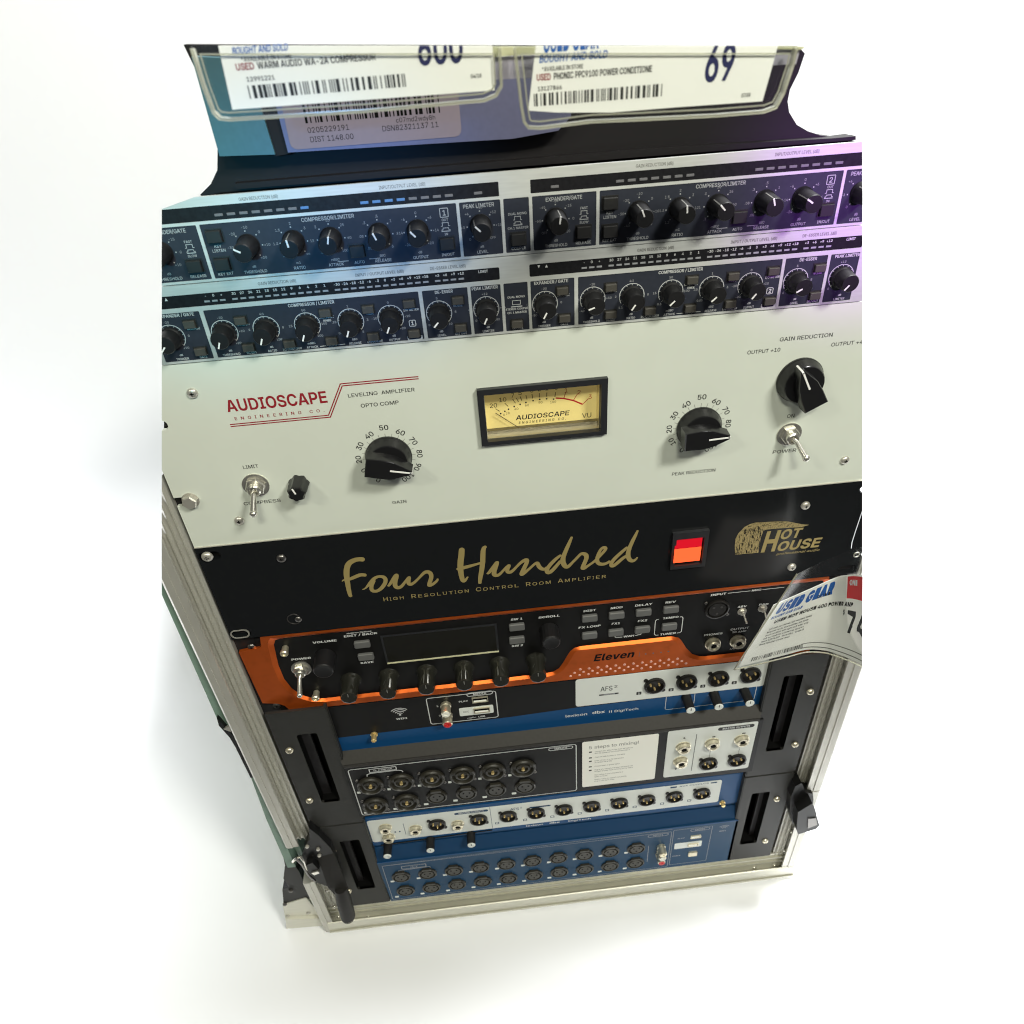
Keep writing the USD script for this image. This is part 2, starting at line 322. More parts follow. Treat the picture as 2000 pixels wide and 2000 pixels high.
# bottom rail
def zz(z, Y): return float(dep(0, z, Y)[1])
pb = [(-512, 6), (-512, -2), (-519, -2.5), (-521, -4.5), (-523, -2.5), (-528, -2.5), (-530, -5), (-532, -2.5), (-543.5, -2.5), (-546, -9.5), (-549, -10.6), (-567, -10.6), (-568.5, -12.2), (-571.5, -12.2), (-572.5, 0), (-572.5, 6)]
pb = [(zz(z, min(y, 0)), y) for z, y in pb[:-2]] + [(zz(-571.5, -12.2), 0), (zz(-571.5, -12.2), 6)]
part(case, 'bottom_rail', prism(pb, -float(-dep(-267, 0, -10)[0]), float(dep(276.5, 0, -10)[0]), 'x'), 'aluminium_flat')
def rivet(x, z, Y=-2.5, r=2.1):
    X, Z = dep(x, z, Y); part(case, 'rivet', world(lathe([(r, -.2), (r, .4), (r * .75, 1.2), (r * .3, 1.6)], 12), X, Z, Y), 'chrome', smooth=40)
for q in ((226.6, -539.1), (250, -539.2), (257.2, -530), (256.7, -507.3), (258.3, -468.4), (-251.5, -475), (-251.2, -512.3), (-251.3, -536), (-219.4, -543), (256.5, -380)): rivet(*q)
rivet(-245.4, -379.5, -3, 2.4)
# latches across the joint of the two case halves
part(case, 'latch', slab([(244.6, -398.5), (246, -380), (251.7, -375), (259.5, -393), (268, -398), (270.5, -408), (272.5, -424), (262, -452), (257, -455), (247.9, -424)], -14, -2), 'hardware_black', label='black latch over the joint of the right rail')
lt = part(case, 'latch', slab([(258, -430), (271, -416), (277, -430), (281, -443), (287.7, -462), (285.5, -469), (266.6, -476), (262.5, -464)], -24, -8), 'hardware_black')
part(lt, 'latch_plate', slab([(272, -446), (281, -447), (285.2, -461), (275.5, -466)], -25, -23.5), 'dark_steel')
ll = part(case, 'latch', slab([(-243.2, -352), (-247, -372), (-254.5, -385), (-261, -400), (-262.5, -430), (-258, -456), (-246.5, -470), (-246, -446), (-234.5, -476), (-229.8, -420), (-230.5, -392), (-237, -368)], -13, -2), 'hardware_black', label='black latch and hinge plate over the joint of the left rail')
def wire(pts, r, Y): 
    x, z = dep([p[0] for p in pts], [p[1] for p in pts], Y); return tube(np.stack([x, np.full(len(pts), float(Y)), z], 1), r)
part(ll, 'wire_loop', wire([(-272.5, -410), (-268, -404), (-263, -402), (-261.5, -412), (-262.5, -428)], 1.4, -17), 'chrome', smooth=True)
part(ll, 'wire_loop', wire([(-268, -404), (-265, -416), (-263, -440), (-259, -452)], 1.2, -18), 'dark_steel', smooth=True)
part(ll, 'catch', slab([(-261.5, -420), (-254, -416), (-251, -430), (-252.5, -440), (-258, -442)], -20, -12), 'hardware_black')
part(ll, 'catch', slab([(-259.5, -436), (-252.5, -434), (-251.5, -438), (-257.6, -441)], -21.5, -19), 'chrome')
for q in ((-252.3, -385, -14), (-244.4, -404, -14), (-243, -392, -14), (-261.5, -452, -14)):
    X, Z = dep(q[0], q[1], q[2]); part(ll, 'pin', world(lathe([(1.9, -1.2), (1.9, .6), (1.2, 1.3)], 10), X, Z, q[2]), 'steel', smooth=40)
# side catch on the outside of the left panel
part(case, 'side_catch', slab([(-279.3, -176), (-280.5, -186), (-276.5, -203), (-275.6, -216), (-275.0, -262), (-272.4, -262), (-272.2, -205), (-275.5, -192), (-278, -180)], -7.5, 8), 'hardware_black', label='black butterfly catch on the outer left side')
part(case, 'side_catch', slab([(-278.3, -191.2), (-272.3, -188), (-273.5, -196)], -8.6, -6.5), 'steel')
# bottom left: the base of the case that stands out past the rail
part(case, 'base_edge', slab([(-276.5, -374), (-281.5, -414), (-289.5, -440), (-288.5, -458), (-296, -462), (-303, -496), (-272, -487), (-271, -430)], 2, 22), 'hardware_black', label='black corner of the case base, lower left')
be = part(case, 'base_edge', slab([(-303.5, -494), (-276, -485), (-268, -538), (-309.4, -530.5)], 1, 20), 'aluminium_flat', label='aluminium base edge, lower left')
part(case, 'base_edge', slab([(-308.5, -527.5), (-266, -535), (-265, -552), (-313, -548.5)], -2.5, 18), 'aluminium_flat', label='lower lip of the aluminium base edge')
for q in ((-304, -518.4), (-281, -517.5), (-288, -466.5), (-301, -493)):
    X, Z = dep(q[0], q[1], 1); part(be, 'rivet', world(lathe([(2.4, -.5), (2.4, .6), (1.4, 1.6)], 12), X, Z, 1), 'dark_steel' if q[1] > -500 else 'steel', smooth=40)
# hinge arm with a rubber foot in the lower left corner
def P3(x, z, Y): a, b = dep(x, z, Y); return (float(a), Y, float(b))
arm = part(case, 'hinge_arm', hull([P3(x, z, Y + d) for x, z, Y in ((-247, -402, -12), (-229, -398, -12), (-249, -470, -26), (-228.5, -474, -26), (-238, -520, -30), (-231, -520, -30)) for d in (0, 7)]), 'rubber', label='black hinge arm at the lower left corner')
part(arm, 'rubber_foot', tube([P3(-236.5, -474, -26), P3(-238.5, -500, -30), P3(-240.8, -536, -34), P3(-241, -541, -34.5)], [6.4, 7.6, 7.4, 6.4], 16), 'rubber', smooth=40)
part(arm, 'end_cap', tube([P3(-241, -541.5, -36), P3(-241.2, -545.5, -36.5)], [5.6, 3.6], 14), 'steel', smooth=40)
# ------------------------------------------------------------------ above the top compressor: black board added for the shaded rack space, the metal box on it
board = thing('back_board', 'added black board standing in for the shaded rack space above the top compressor', 'board', (0, 14, 222), ends=ENDS)
top = lambda x: 274 - (x + 6) * .0660
bl = [(-168.3, 221.4), (-161.5, 226), (-156.5, 232), (-153.9, 240.3), (-152, 247), (-151.6, 254), (-152.3, 264), (-153.6, 274), (-156, 284.2)]
br = [(131.5, 265.2), (135.4, 262), (133.6, 254), (130.6, 247), (130.3, 242), (132, 237), (137, 231), (144, 227.3), (151, 225), (158.5, 223.6), (166, 223.9), (173, 223.5), (177, 220)]
part(board, 'face', slab([(x, z) for x, z in bl] + [(x, z) for x, z in br] + [(177, 214), (-164, 217)], 12, 18), 'gap_black')  # shade of the open rack space, put in as a black sheet
part(board, 'lip', slab([(-150, 222.6), (176, 221.6), (176, 223.4), (158, 223.3), (60, 225.6), (-150, 225.2)], 7, 12), 'gap_black')
bx = thing('metal_box', 'teal and lilac metal box with a barcode sticker standing behind the left price tag', 'box', (-60, 2, 240))
part(bx, 'left_plate', slab([(-153.6, 238), (-126.8, 236.8), (-130.2, 277), (-154, 279.5)], 2, 10), 'teal_metal')
part(bx, 'seam', slab([(-127.5, 236), (-119.5, 236.6), (-123, 277), (-131, 277.5)], 4, 9), 'gap_black')
part(bx, 'front_plate', slab([(-120.4, 237.2), (-9, 235.2), (14, 237.2), (20.5, 243), (21.5, 270.5), (-122, 277.2)], 2, 10), 'lilac_metal')
st = part(bx, 'sticker', slab(rrect(-118.6, 238.2, -34.2, 262, 3.2), 1.7, 2), 'sticker')
k = Ink(1.7, .05); k.barcode(-109, 249.2, -42, 262, 34, 5)
k.text('0205229191', -109, 245.0, 2.3, 400, anchor='l').text('DIST 1148.00', -108.6, 240.9, 2.3, 400, anchor='l').text('c07md2wdy8h', -56, 246.4, 2.0, 400).text('DSN82321137 11', -59, 243.1, 2.3, 400)
k.put(st, 'void_black')
# ------------------------------------------------------------------ the two compressors
def comp_knob(parent, x, z, ang, tall, i):
    if tall: pr = [(5.9, 0), (5.9, 1.2), (5.3, 2), (4.9, 14.2), (4.5, 14.9), (0, 15)]
    else: pr = [(6.3, 0), (6.3, 2.2), (5.6, 3), (5.1, 11.6), (4.7, 12.2), (0, 12.3)]
    p = part(parent, 'knob', world(lathe(pr, 18), x, z), 'knob_matte', smooth=35)
    if not p: return
    h = 15 if tall else 12.3
    m = spin(rbox(1.0, -.42, 4.75, .42, h - .3, h + .12, .1, .05), ang)
    part(p, 'pointer', world(m, x, z), 'pointer_white')
    if tall: part(p, 'side_line', world(spin(hull([(4.6, -.28, 14.2), (4.6, .28, 14.2), (5.0, -.28, 14.2), (5.0, .28, 14.2), (5.1, -.28, 4), (5.1, .28, 4), (5.32, -.28, 4), (5.32, .28, 4)]), ang), x, z), 'print_grey')
def button(parent, x, z, w, h, n, material, frame=True):
    p = part(parent, 'push_button', world(rbox(-w / 2, -h / 2, w / 2, h / 2, 0, n, .4, .3), x, z), material)
    if p and frame: part(p, 'surround', world(ext(sbox(-w / 2 - .7, -h / 2 - .7, w / 2 + .7, h / 2 + .7).difference(sbox(-w / 2 - .1, -h / 2 - .1, w / 2 + .1, h / 2 + .1)), 0, .35), x, z), 'button_black')
def tri(k, x, z, s, up): k.add([(x - s, z - s if up else z + s), (x + s, z - s if up else z + s), (x, z + s if up else z - s)], [(0, 1, 2)] if up else [(0, 2, 1)])
c1 = thing('compressor', 'topmost rack compressor, silver and navy, with tall knobs and a dim row of level lights', 'compressor', (0, 0, 178.4), 'compressors', ENDS + (((np.array([-168.5, 0, 221.3]), np.array([-189.5, 0, 216.2])), 1),))
face = sbox(-241.3, 178.2, 241.3, 220.6)
cells = [(-206.5, -174.9), (-173.2, -40.6), (-39.0, -17.4), (-15.8, -2.3), (-.6, 33.6), (35.3, 166.9), (168.5, 191)]
holes = [Polygon(rrect(a, 179.5, b, 207.4, .5, 2)) for a, b in cells] + [Polygon(rrect(-206.5, 208.9, -17.7, 216, .4, 2)), Polygon(rrect(-1.2, 208.9, 191, 215.6, .4, 2))]
part(c1, 'faceplate', world(ext(face.difference(union_all(holes)), -1.2, .35)), 'silver')
for a, b in cells: part(c1, 'control_panel', world(ext(sbox(a - .3, 179.2, b + .3, 207.7), -1.2, 0)), 'navy_panel')
for a, b in ((-206.5, -17.7), (-1.2, 191)): part(c1, 'meter_strip', world(ext(sbox(a - .2, 208.7, b + .2, 216.2), -1.2, .05)), 'meter_black')
part(c1, 'chassis', box3(-218, 218, 1.5, 11.5, 179, 219.5), 'void_black')
part(c1, 'top_flange', box3(-241.3, 241.3, -.3, 1.0, 219.3, 220.4), 'silver')
KX = [(-196.3, 90), (-151.2, 150), (-127.6, 96), (-108.0, 76), (-82.6, 112), (-62.2, 132), (-28.6, 136), (11.7, 82), (56.6, 112), (78.8, 94), (99.6, 133), (125.7, 108), (146.6, 146), (178.8, 130)]
for i, (x, a) in enumerate(KX): comp_knob(c1, x, 195.2, a, True, i)
for x, z in ((-181.6, 187.2), (-167, 201.3), (-167, 187), (-95.4, 187.6), (-47.4, 187.5), (-8.9, 186.6), (26.7, 187.4), (40.9, 201.0), (41.1, 186.6), (112.4, 188.1), (160.9, 188.0)): button(c1, x, z, 7.6, 6.0, 2.6, 'button_black')
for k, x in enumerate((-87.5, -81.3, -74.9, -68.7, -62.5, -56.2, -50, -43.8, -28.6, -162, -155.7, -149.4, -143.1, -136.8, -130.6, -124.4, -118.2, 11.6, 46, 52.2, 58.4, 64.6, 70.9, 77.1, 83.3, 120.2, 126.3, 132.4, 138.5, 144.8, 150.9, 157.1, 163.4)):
    part(c1, 'level_led', world(rbox(-2.1, -.65, 2.1, .65, 0, .5, .2, .12), x, 211.3), 'led_blue_sheen' if k < 4 or x == -118.2 else 'led')  # blue light caught by some of them is put into their colour
k = Ink(0, .45)
for x in (-67, -140, 139.5, 64): k.text('INPUT/OUTPUT LEVEL (dB)' if x in (-67, 139.5) else 'GAIN REDUCTION (dB)', x, 217.1, 1.55, 500, w=24 if x in (-67, 139.5) else 20)
k.put(c1, 'print_grey')
k = Ink(0, .12); d = Ink(0, .12)
k.text('COMPRESSOR/LIMITER', -107.7, 204.4, 1.9, 500, w=27.4).text('COMPRESSOR/LIMITER', 100.4, 204.4, 1.9, 500, w=27).text('PEAK LIMITER', -28.9, 204.2, 1.9, 500, w=16.5).text('EXPANDER/GATE', 16.3, 204.2, 1.9, 500, w=19.6).text('EXPANDER/GATE', -190.5, 204.2, 1.9, 500, w=19.6).text('PEAK LIMITER', 179.5, 204.2, 1.9, 500, w=16.5)
SC = {'t': ('-40', '-30', '-20', '-10', '0', '+10', '+20'), 'r': ('1.2', '1.3', '1.5', '2', '3', '12', 'oo'), 'a': ('.3', '1', '3', '10', '25', '40', '100'), 'l': ('.05', '.08', '.3', '.5', '1', '3', '5'), 'o': ('-20', '-14', '-6', '0', '+6', '+14', '+20'), 'p': ('0', '+3', '+6', '+10', '+12', '+15', 'OFF'), 'g': ('OFF', '-60', '-45', '-30', '-15', '0', '+10')}
names = ['THRESHOLD', 'THRESHOLD', 'RATIO', 'ATTACK', 'RELEASE', 'OUTPUT', 'LEVEL']
units = ['dB', 'dB', 'n:1', 'mSEC', 'SEC', 'dB', 'dB']
for i, (x, a) in enumerate(KX):
    key = 'gtralop'[i % 7]
    for j, t in enumerate(SC[key]):
        th = math.radians(230 - j * 46.7); k.rect(x + 7.2 * math.cos(th) - .3, 195.2 + 7.2 * math.sin(th) - .3, x + 7.2 * math.cos(th) + .3, 195.2 + 7.2 * math.sin(th) + .3)
        d.text(t, x + 9.6 * math.cos(th), 195.2 + 9.0 * math.sin(th) - .6, 1.25, 400)
    k.text(names[i % 7], x, 180.6, 1.5, 500).text(units[i % 7], x, 183.4, 1.2, 400)
    if names[i % 7] in ('ATTACK',): k.rect(x + 1, 182.6, x + 7, 182.9); k.rect(x + 18, 182.6, x + 24, 182.9)
for x, t in ((-181.6, 'RELEASE'), (-167, 'KEY EXT'), (-95.4, 'AUTO'), (-47.4, 'IN/OUT'), (-8.9, 'COUPLE'), (26.7, 'RELEASE'), (41.1, 'KEY EXT'), (112.4, 'AUTO'), (160.9, 'IN/OUT')): k.text(t, x, 180.8, 1.45, 500)
for x in (-167, 41): k.text('KEY', x, 195.2, 1.45, 500).text('LISTEN', x, 193.0, 1.45, 500)
for x, a, b in ((-47.2, 'OUT', 'IN'), (161.2, 'OUT', 'IN'), (27, 'FAST', 'SLOW'), (-181.4, 'FAST', 'SLOW'), (-8.7, 'DUAL MONO', 'CH.1 MASTER')):
    k.text(a, x, 198.9, 1.2, 500).text(b, x, 191.6, 1.2, 500)
    k.line([(x - 2.4, 196.4), (x - 1.6, 196.4), (x - 1.6, 198.1), (x + 1.6, 198.1), (x + 1.6, 196.4), (x + 2.4, 196.4)], .3)
    k.line([(x - 2.4, 194.4), (x - 1.6, 194.4), (x - 1.4, 195.4), (x + 1.4, 195.4), (x + 1.6, 194.4), (x + 2.4, 194.4)], .3); k.rect(x - 2.4, 193.5, x + 2.4, 193.9)
for x, t in ((-47.3, '1'), (160.8, '2')): k.frame(x - 2.3, 200.7, x + 2.3, 205.5, .35, .5); k.text(t, x, 201.7, 2.6, 500)
k.put(c1, 'print_pale'); d.put(c1, 'print_dim')

c2 = thing('compressor', 'silver and navy compressor with white arc scales round its knobs, above the cream amplifier', 'compressor', (0, 0, 133.6), 'compressors', ENDS)
face = sbox(-241.3, 133.6, 241.3, 177.7)
cells = [(-214.6, -187.3), (-185, -66.4), (-64.3, -38.9), (-37.2, -20.3), (-18.6, -5.0), (-3.4, 21.5), (23.6, 141.2), (143, 167.6), (169.4, 186.4)]
holes = [Polygon(rrect(a, 134.9, b, 162.9, .5, 2)) for a, b in cells] + [Polygon(rrect(-214.6, 165.4, -20.3, 172.3, .7, 2)), Polygon(rrect(-3.6, 165.4, 186.4, 172.3, .7, 2))]
part(c2, 'faceplate', world(ext(face.difference(union_all(holes)), -1.2, .35)), 'silver')
for a, b in cells: part(c2, 'control_panel', world(ext(sbox(a - .3, 134.6, b + .3, 163.2), -1.2, 0)), 'navy_panel')
for a, b in ((-214.6, -20.3), (-3.6, 186.4)): part(c2, 'meter_strip', world(ext(sbox(a - .2, 165.2, b + .2, 172.5), -1.2, .05)), 'meter_black')
part(c2, 'chassis', box3(-218, 218, 1.5, 200, 134.4, 177), 'void_black')
K2 = [(-206.5, 228), (-177.1, 247), (-153.9, 247), (-130.8, 247), (-106.3, 247), (-83.7, 243), (-56.2, 226), (-29.2, 243), (4.5, 240), (32.1, 198), (54.8, 236), (77.5, 222), (101.4, 221), (124.1, 232), (151, 208), (178, 230)]
for i, (x, a) in enumerate(K2): comp_knob(c2, x, 149.3, a, False, i)
BT = [(-194.2, 156.1), (-193.2, 139.9), (-166.4, 155.6), (-166.2, 139.6), (-143, 139.6), (-119.4, 155.6), (-119.2, 139), (-95.5, 155.6), (-95.3, 139.4), (-72.3, 156.6), (-71.9, 139), (-44.9, 156), (-44.9, 139.8), (-12.2, 139.1)]
for x, z in BT + [(x + (208.7 if x < -20 else 0), z) for x, z in BT[:-1]]: button(c2, x, z, 6.4, 4.2, 2.4, 'button_olive')
k = Ink(0, .45)
for o in (0, 208.5):
    k.text('GAIN REDUCTION (dB)', -141.4 + o, 174.0, 1.6, 600, w=20.8).text('INPUT / OUTPUT LEVEL (dB)', -85.8 + o, 174.0, 1.6, 600, w=26.6).text('DE-ESSER LEVEL (dB)', -48.4 + o, 174.0, 1.6, 600, w=19.8)
k.put(c2, 'print_grey')
k = Ink(0, .12); d = Ink(0, .12)
for o in (0, 208.5):
    xs = [-181.3, -177.1, -172.8] + list(np.linspace(-166.1, -116.7, 12)) + list(np.linspace(-110.1, -61.4, 12)) + list(np.linspace(-54.8, -41.7, 4))
    for x, t in zip(xs, ['-', '0', '+', '30', '27', '24', '21', '18', '15', '12', '9', '6', '4', '2', '1', '-30', '-24', '-18', '-12', '-6', '-3', '0', '+3', '+6', '+9', '+12', '+18', '+3', '+6', '+9', '+12']):
        k.text(t, x + o, 170.0, 1.35, 600); d.rect(x + o - 1.5, 167.2, x + o + 1.5, 168.2)
    k.text('LIMIT', -29.3 + o, 170.0, 1.35, 600)
    tri(k, -206.8 + o, 170.6, .8, False); tri(k, -202.5 + o, 170.6, .8, True)
    k.text('COMPRESSOR / LIMITER', -126.1 + o, 160.4, 1.7, 600, w=25.6).text('EXPANDER / GATE', -200.2 + o, 160.6, 1.7, 600, w=19.5).text('DE-ESSER', -52.2 + o, 160.5, 1.7, 600, w=10.2).text('PEAK LIMITER', -29.2 + o, 160.6, 1.7, 600, w=14.8)
    for x, t in ((-204.8, 'TRIGGER'), (-193, 'GATE'), (-177, 'THRESHOLD'), (-165.6, 'SC EXT'), (-153.7, 'RATIO'), (-142.4, 'LO CONTOUR'), (-130.9, 'ATTACK'), (-119.3, 'AUTO'), (-106.2, 'RELEASE'), (-94.8, 'ENHANCER'), (-83.5, 'OUTPUT'), (-56.1, 'LEVEL'), (-45, 'IN / OUT'), (-29, 'LIMITER')): k.text(t, x + o, 135.5, 1.25, 600, stretch=.95)
    k.rect(-126.6 + o, 136, -122.4 + o, 136.3); k.rect(-116.4 + o, 136, -112.2 + o, 136.3)
    for x, t in ((-177, 'dB'), (-153.7, 'dB'), (-130.9, 'mSEC'), (-106.2, 'SEC'), (-83.5, 'dB'), (-56.1, 'dB'), (-29, 'dB'), (-204.8, 'dB')): k.text(t, x + o, 137.9, 1.15, 600)
    for x, z, t in ((-165.7, 152.4, 'SC MON'), (-193.3, 152.6, 'RELEASE'), (-119.3, 152.2, 'INTERACT'), (-119.3, 150.4, 'KNEE'), (-95, 152.2, 'TUBE'), (-71.7, 152.2, 'I/O METER'), (-45.1, 152.2, 'NOISE')): k.text(t, x + o, z, 1.2, 600)
    k.frame(-74 + o, 142.9, -70 + o, 146.8, .35, .9); k.text('1' if o == 0 else '2', -72 + o, 143.7, 2.2, 700)
    k.poly(Polygon(rrect(-76 + o, 134.9, -67.4 + o, 137.2, .2)).difference(Polygon(rrect(-75.2 + o, 135.3, -68.4 + o, 136.8, .1))))
for i, (x, a) in enumerate(K2):
    th = np.radians(np.linspace(212, -48, 27)) if i != 15 else np.radians(np.linspace(232, 20, 22))
    k.line([(x + 7.2 * math.cos(t), 149.3 + 7.2 * math.sin(t)) for t in th], .33)
    for j in range(11):
        t = math.radians(225 - 27 * j); k.line([(x + q * math.cos(t), 149.3 + q * math.sin(t)) for q in (6.1, 7.2)], .26)
    lab = [('-50', '-30', '-20', '0', '+10'), ('-40', '-20', '-10', '+10', '+20'), ('1.1', '2', '4:1', '8', 'LIM'), ('0.3', '15', '50', '100', '200'), ('0.05', '.15', '1', '3', '5'), ('-20', '-10', '0', '+10', '+20'), ('0', '2', '5', '8', '10'), ('0', '+9', '+12', '+16', 'OFF')][i % 8]
    for t, g in zip(lab, (228, 178, 92, 0, -52)): d.text(t, x + 9.4 * math.cos(math.radians(g)), 149.3 + 8.7 * math.sin(math.radians(g)) - .6, 1.25, 600)
for z, t in ((154.2, 'DUAL MONO'), (147.2, 'STEREO COUPLE'), (145.1, 'CH. 1 MASTER'), (135.5, 'COUPLE')): k.text(t, -11.8, z, 1.15, 600)
k.frame(-14.2, 150.2, -9.4, 152.8, .3); k.rect(-15, 148.9, -8.6, 149.4)
k.put(c2, 'print_white'); d.put(c2, 'print_dim')

# ------------------------------------------------------------------ cream levelling amplifier, three units high
la = thing('leveling_amplifier', 'wide cream white leveling amplifier with yellow needle meter and large black knobs', 'amplifier', (0, 0, .8), ends=ENDS)
pl = sbox(-241.3, .9, 241.3, 132.9)
for z in (39.2, 95.2): pl = pl.difference(union_all([sbox(-250, z - 3.4, -230.6, z + 3.4), Point(-230.6, z).buffer(3.4)])).difference(union_all([sbox(230.6, z - 3.4, 250, z + 3.4), Point(230.6, z).buffer(3.4)]))
pl = pl.difference(sbox(-35.2, 62.4, 37.8, 96.6))
part(la, 'faceplate', world(ext(pl, -3, 0)), 'cream_panel')
part(la, 'chassis', box3(-218, -36.5, 3.2, 250, 3, 131), 'void_black'); part(la, 'chassis', box3(39, 218, 3.2, 250, 3, 131), 'void_black')
for x, z in ((-206.2, 114.6), (-205.4, 19.9), (209, 19.6), (209, 114.6)): bolt(la, x, z, 0, 3.3, 2.0)
hb = part(la, 'hex_bolt', world(cat(lathe([(5.6, -1), (5.6, .5)], 16), hull([(r * math.cos(math.radians(60 * i + 12)), r * math.sin(math.radians(60 * i + 12)), n) for i in range(6) for r, n in ((5.0, 0), (5.0, 3.6), (4.3, 4.4))])), -231.2, 39.9), 'steel', smooth=30)
# logo
k = Ink(); k.text('AUDIOSCAPE', -159.5, 100.1, 7.9, 700, w=60.5)
k.text('ENGINEERING CO.', -160, 94.2, 2.0, 600, w=54.5, gap=.9)
zig = [(-190.9, 90.9), (-130.6, 90.9), (-119.4, 110.9), (-73.2, 110.9)]
L = LineString(zig)
for w0, w1 in ((1.05, .36),): k.poly(L.buffer(w0, cap_style=2, join_style=2).difference(L.buffer(w1, cap_style=2, join_style=2)))
k.put(la, 'print_red', 'logo')
k = Ink(); k.text('LEVELING  AMPLIFIER', -96.8, 102.2, 2.35, 500, w=40.6).text('OPTO COMP', -99, 94.6, 2.5, 500, w=23.4)
k.text('LIMIT', -187, 59.3, 2.5, 500).text('COMPRESS', -186.9, 31.6, 2.5, 500, w=24.6).text('GAIN', -98.2, 20.8, 2.3, 500, w=10).text('PEAK REDUCTION', 102.8, 21.0, 2.5, 500, w=30.6)
k.text('GAIN REDUCTION', 164.2, 112.4, 2.5, 500, w=33.4).text('OUTPUT +10', 138.8, 105.8, 2.4, 500, w=21).text('OUTPUT +4', 191.2, 105.8, 2.4, 500, w=20.4).text('ON', 164.1, 57.8, 2.6, 500).text('POWER', 164.4, 30.7, 2.6, 500, w=16.8)
for cx in (-99.3, 102.9):
    for i in range(11):
        t = 240 - 30 * i; a = math.radians(t); k.text(str(10 * i), cx + 19.6 * math.cos(a), 58 + 19.6 * math.sin(a), 3.5, 600, rot=t - 90)
k.put(la, 'print_black')
k = Ink()
for cx in (-99.3, 102.9):
    for i in range(21):
        a = math.radians(240 - 15 * i); k.line([(cx + q * math.cos(a), 58 + q * math.sin(a)) for q in (13.5, 17.0)], .26)
k.put(la, 'print_grey', 'scale_marks')
def pointer_knob(x, z, ang, tail):
    p = part(la, 'knob', world(lathe([(15.0, 0), (15.0, 1.4), (14.4, 2.2), (13.0, 7.5), (12.2, 8.6), (0, 8.8)], 40), x, z), 'knob_black', smooth=35)
    grip = []
    for w0, w1, y0, y1, n in ((7.6, 5.6, -14.2, 15.6, 8.0), (7.2, 5.2, -13.8, 15.3, 16.2), (6.6, 4.6, -13.2, 14.8, 16.9)):
        grip += [(y0, -w0 * tail, n), (y0, w0 * tail, n), (-4, -w0, n), (-4, w0, n), (4, -w0 * .86, n), (4, w0 * .86, n), (y1, -1.3, n), (y1, 1.3, n)]
    g = part(p, 'grip', world(spin(hull(grip), ang), x, z), 'knob_black', smooth=25)
    part(p, 'pointer', world(spin(cat(rbox(1.5, -.6, 14.9, .6, 16.6, 17.05, .2, .1), hull([(y, x, n) for x in (-.6, .6) for y, n in ((15.85, 8), (15.55, 16.25), (15.05, 17.05), (14, 17.05), (14, 8))])), ang), x, z), 'pointer_white')
pointer_knob(-99.5, 58, -14, .95); pointer_knob(103, 57.2, 2, .9); pointer_knob(165, 85.2, 118, 1.05)
sk = part(la, 'small_knob', world(lathe([(6.8, 0), (6.8, 2.4), (6.4, 4), (6.1, 12), (5.0, 13.5), (0, 13.7)], 28, 7, .16), -159.8, 44.6), 'knob_black', smooth=30)
part(sk, 'pointer', world(spin(rbox(.6, -.55, 5.0, .55, 13.3, 13.8, .2, .1), 108), -159.8, 44.6), 'pointer_white')
def toggle(parent, x, z, Y, s, lean, side=0., material='chrome'):
    X, Z = dep(x, z, Y)
    p = part(parent, 'toggle_switch', world(cat(lathe([(8.6 * s, 0), (8.6 * s, .8 * s), (8.2 * s, 1.0 * s), (6.6 * s, 1.0 * s)], 28), hull([(r * s * math.cos(math.radians(60 * i + 10)), r * s * math.sin(math.radians(60 * i + 10)), n * s) for i in range(6) for r, n in ((6.6, 1), (6.6, 3.2), (6.0, 3.8))]), lathe([(4.4 * s, 3.6 * s), (4.4 * s, 7.4 * s), (3.6 * s, 8.2 * s), (2.6 * s, 8.2 * s), (2.3 * s, 6.6 * s)], 20)), X, Z, Y), material, smooth=30)
    q = np.array([(0, 0, 6.4), (side * .3, -1.2, 9.0), (side, -lean, 18.6)]) * s
    if p:
        part(p, 'lever', world(cat(tube(q, [1.5 * s, 1.7 * s, 2.2 * s], 12), move(trimesh.creation.icosphere(2, 2.5 * s), *(q[-1]))), X, Z, Y), material, smooth=40)
    return p
toggle(la, -187.3, 46.6, 0, 1.0, 9.5, -.5); toggle(la, 165.2, 45.4, 0, .98, 8.5, 5.5)
# meter
vu = part(la, 'needle_meter', world(ext(sbox(-39.3, 60.6, 41.5, 100.2).difference(sbox(-35.3, 63.4, 37.4, 96.4)), -1, 3.2)), 'bezel')
part(vu, 'housing', world(ext(sbox(-36.2, 61.6, 38.6, 97.4).difference(sbox(-35.0, 63.8, 37.0, 96.0)), -9.2, -1)), 'jack_nickel')
part(vu, 'dial', world(ext(sbox(-38, 60, 40, 100), -10.5, -9.0)), 'amber_dial')
part(vu, 'lower_bar', world(ext(sbox(-35, 63.0, 37, 66.2), -9.0, -5.5)), 'dark_steel')
k = Ink(9, .06); r = Ink(9, .06); n_ = Ink(9, .06)
for t, x, z in zip(('20', '10', '7', '5', '3', '2', '1', '0'), (-29.8, -23.8, -17.4, -12.8, -5.4, -.7, 3.9, 9.8), (86.0, 89.4, 91.6, 92.9, 94.0, 94.3, 94.4, 94.2)): k.text(t, x, z, 2.9, 400)
for t, x, z in zip('123', (15.9, 24.0, 31.0), (91.7, 89.6, 85.7)): r.text(t, x, z, 2.9, 400)
for a, b in (((-28.6, 85.1), (-26.2, 83)), ((-22.6, 88.3), (-20.6, 85.8)), ((-17.6, 90.6), (-15.9, 87.6)), ((-15.3, 91.2), (-14, 88.3)), ((-12.8, 91.9), (-11.8, 88.8)), ((-9.2, 92.4), (-8.6, 89.4)), ((-5.4, 92.9), (-5.1, 89.8)), ((-.8, 93), (-.9, 90)), ((3.9, 92.9), (3.7, 90)), ((9.4, 92.6), (8.8, 89.4))): n_.line([a, b], .42)
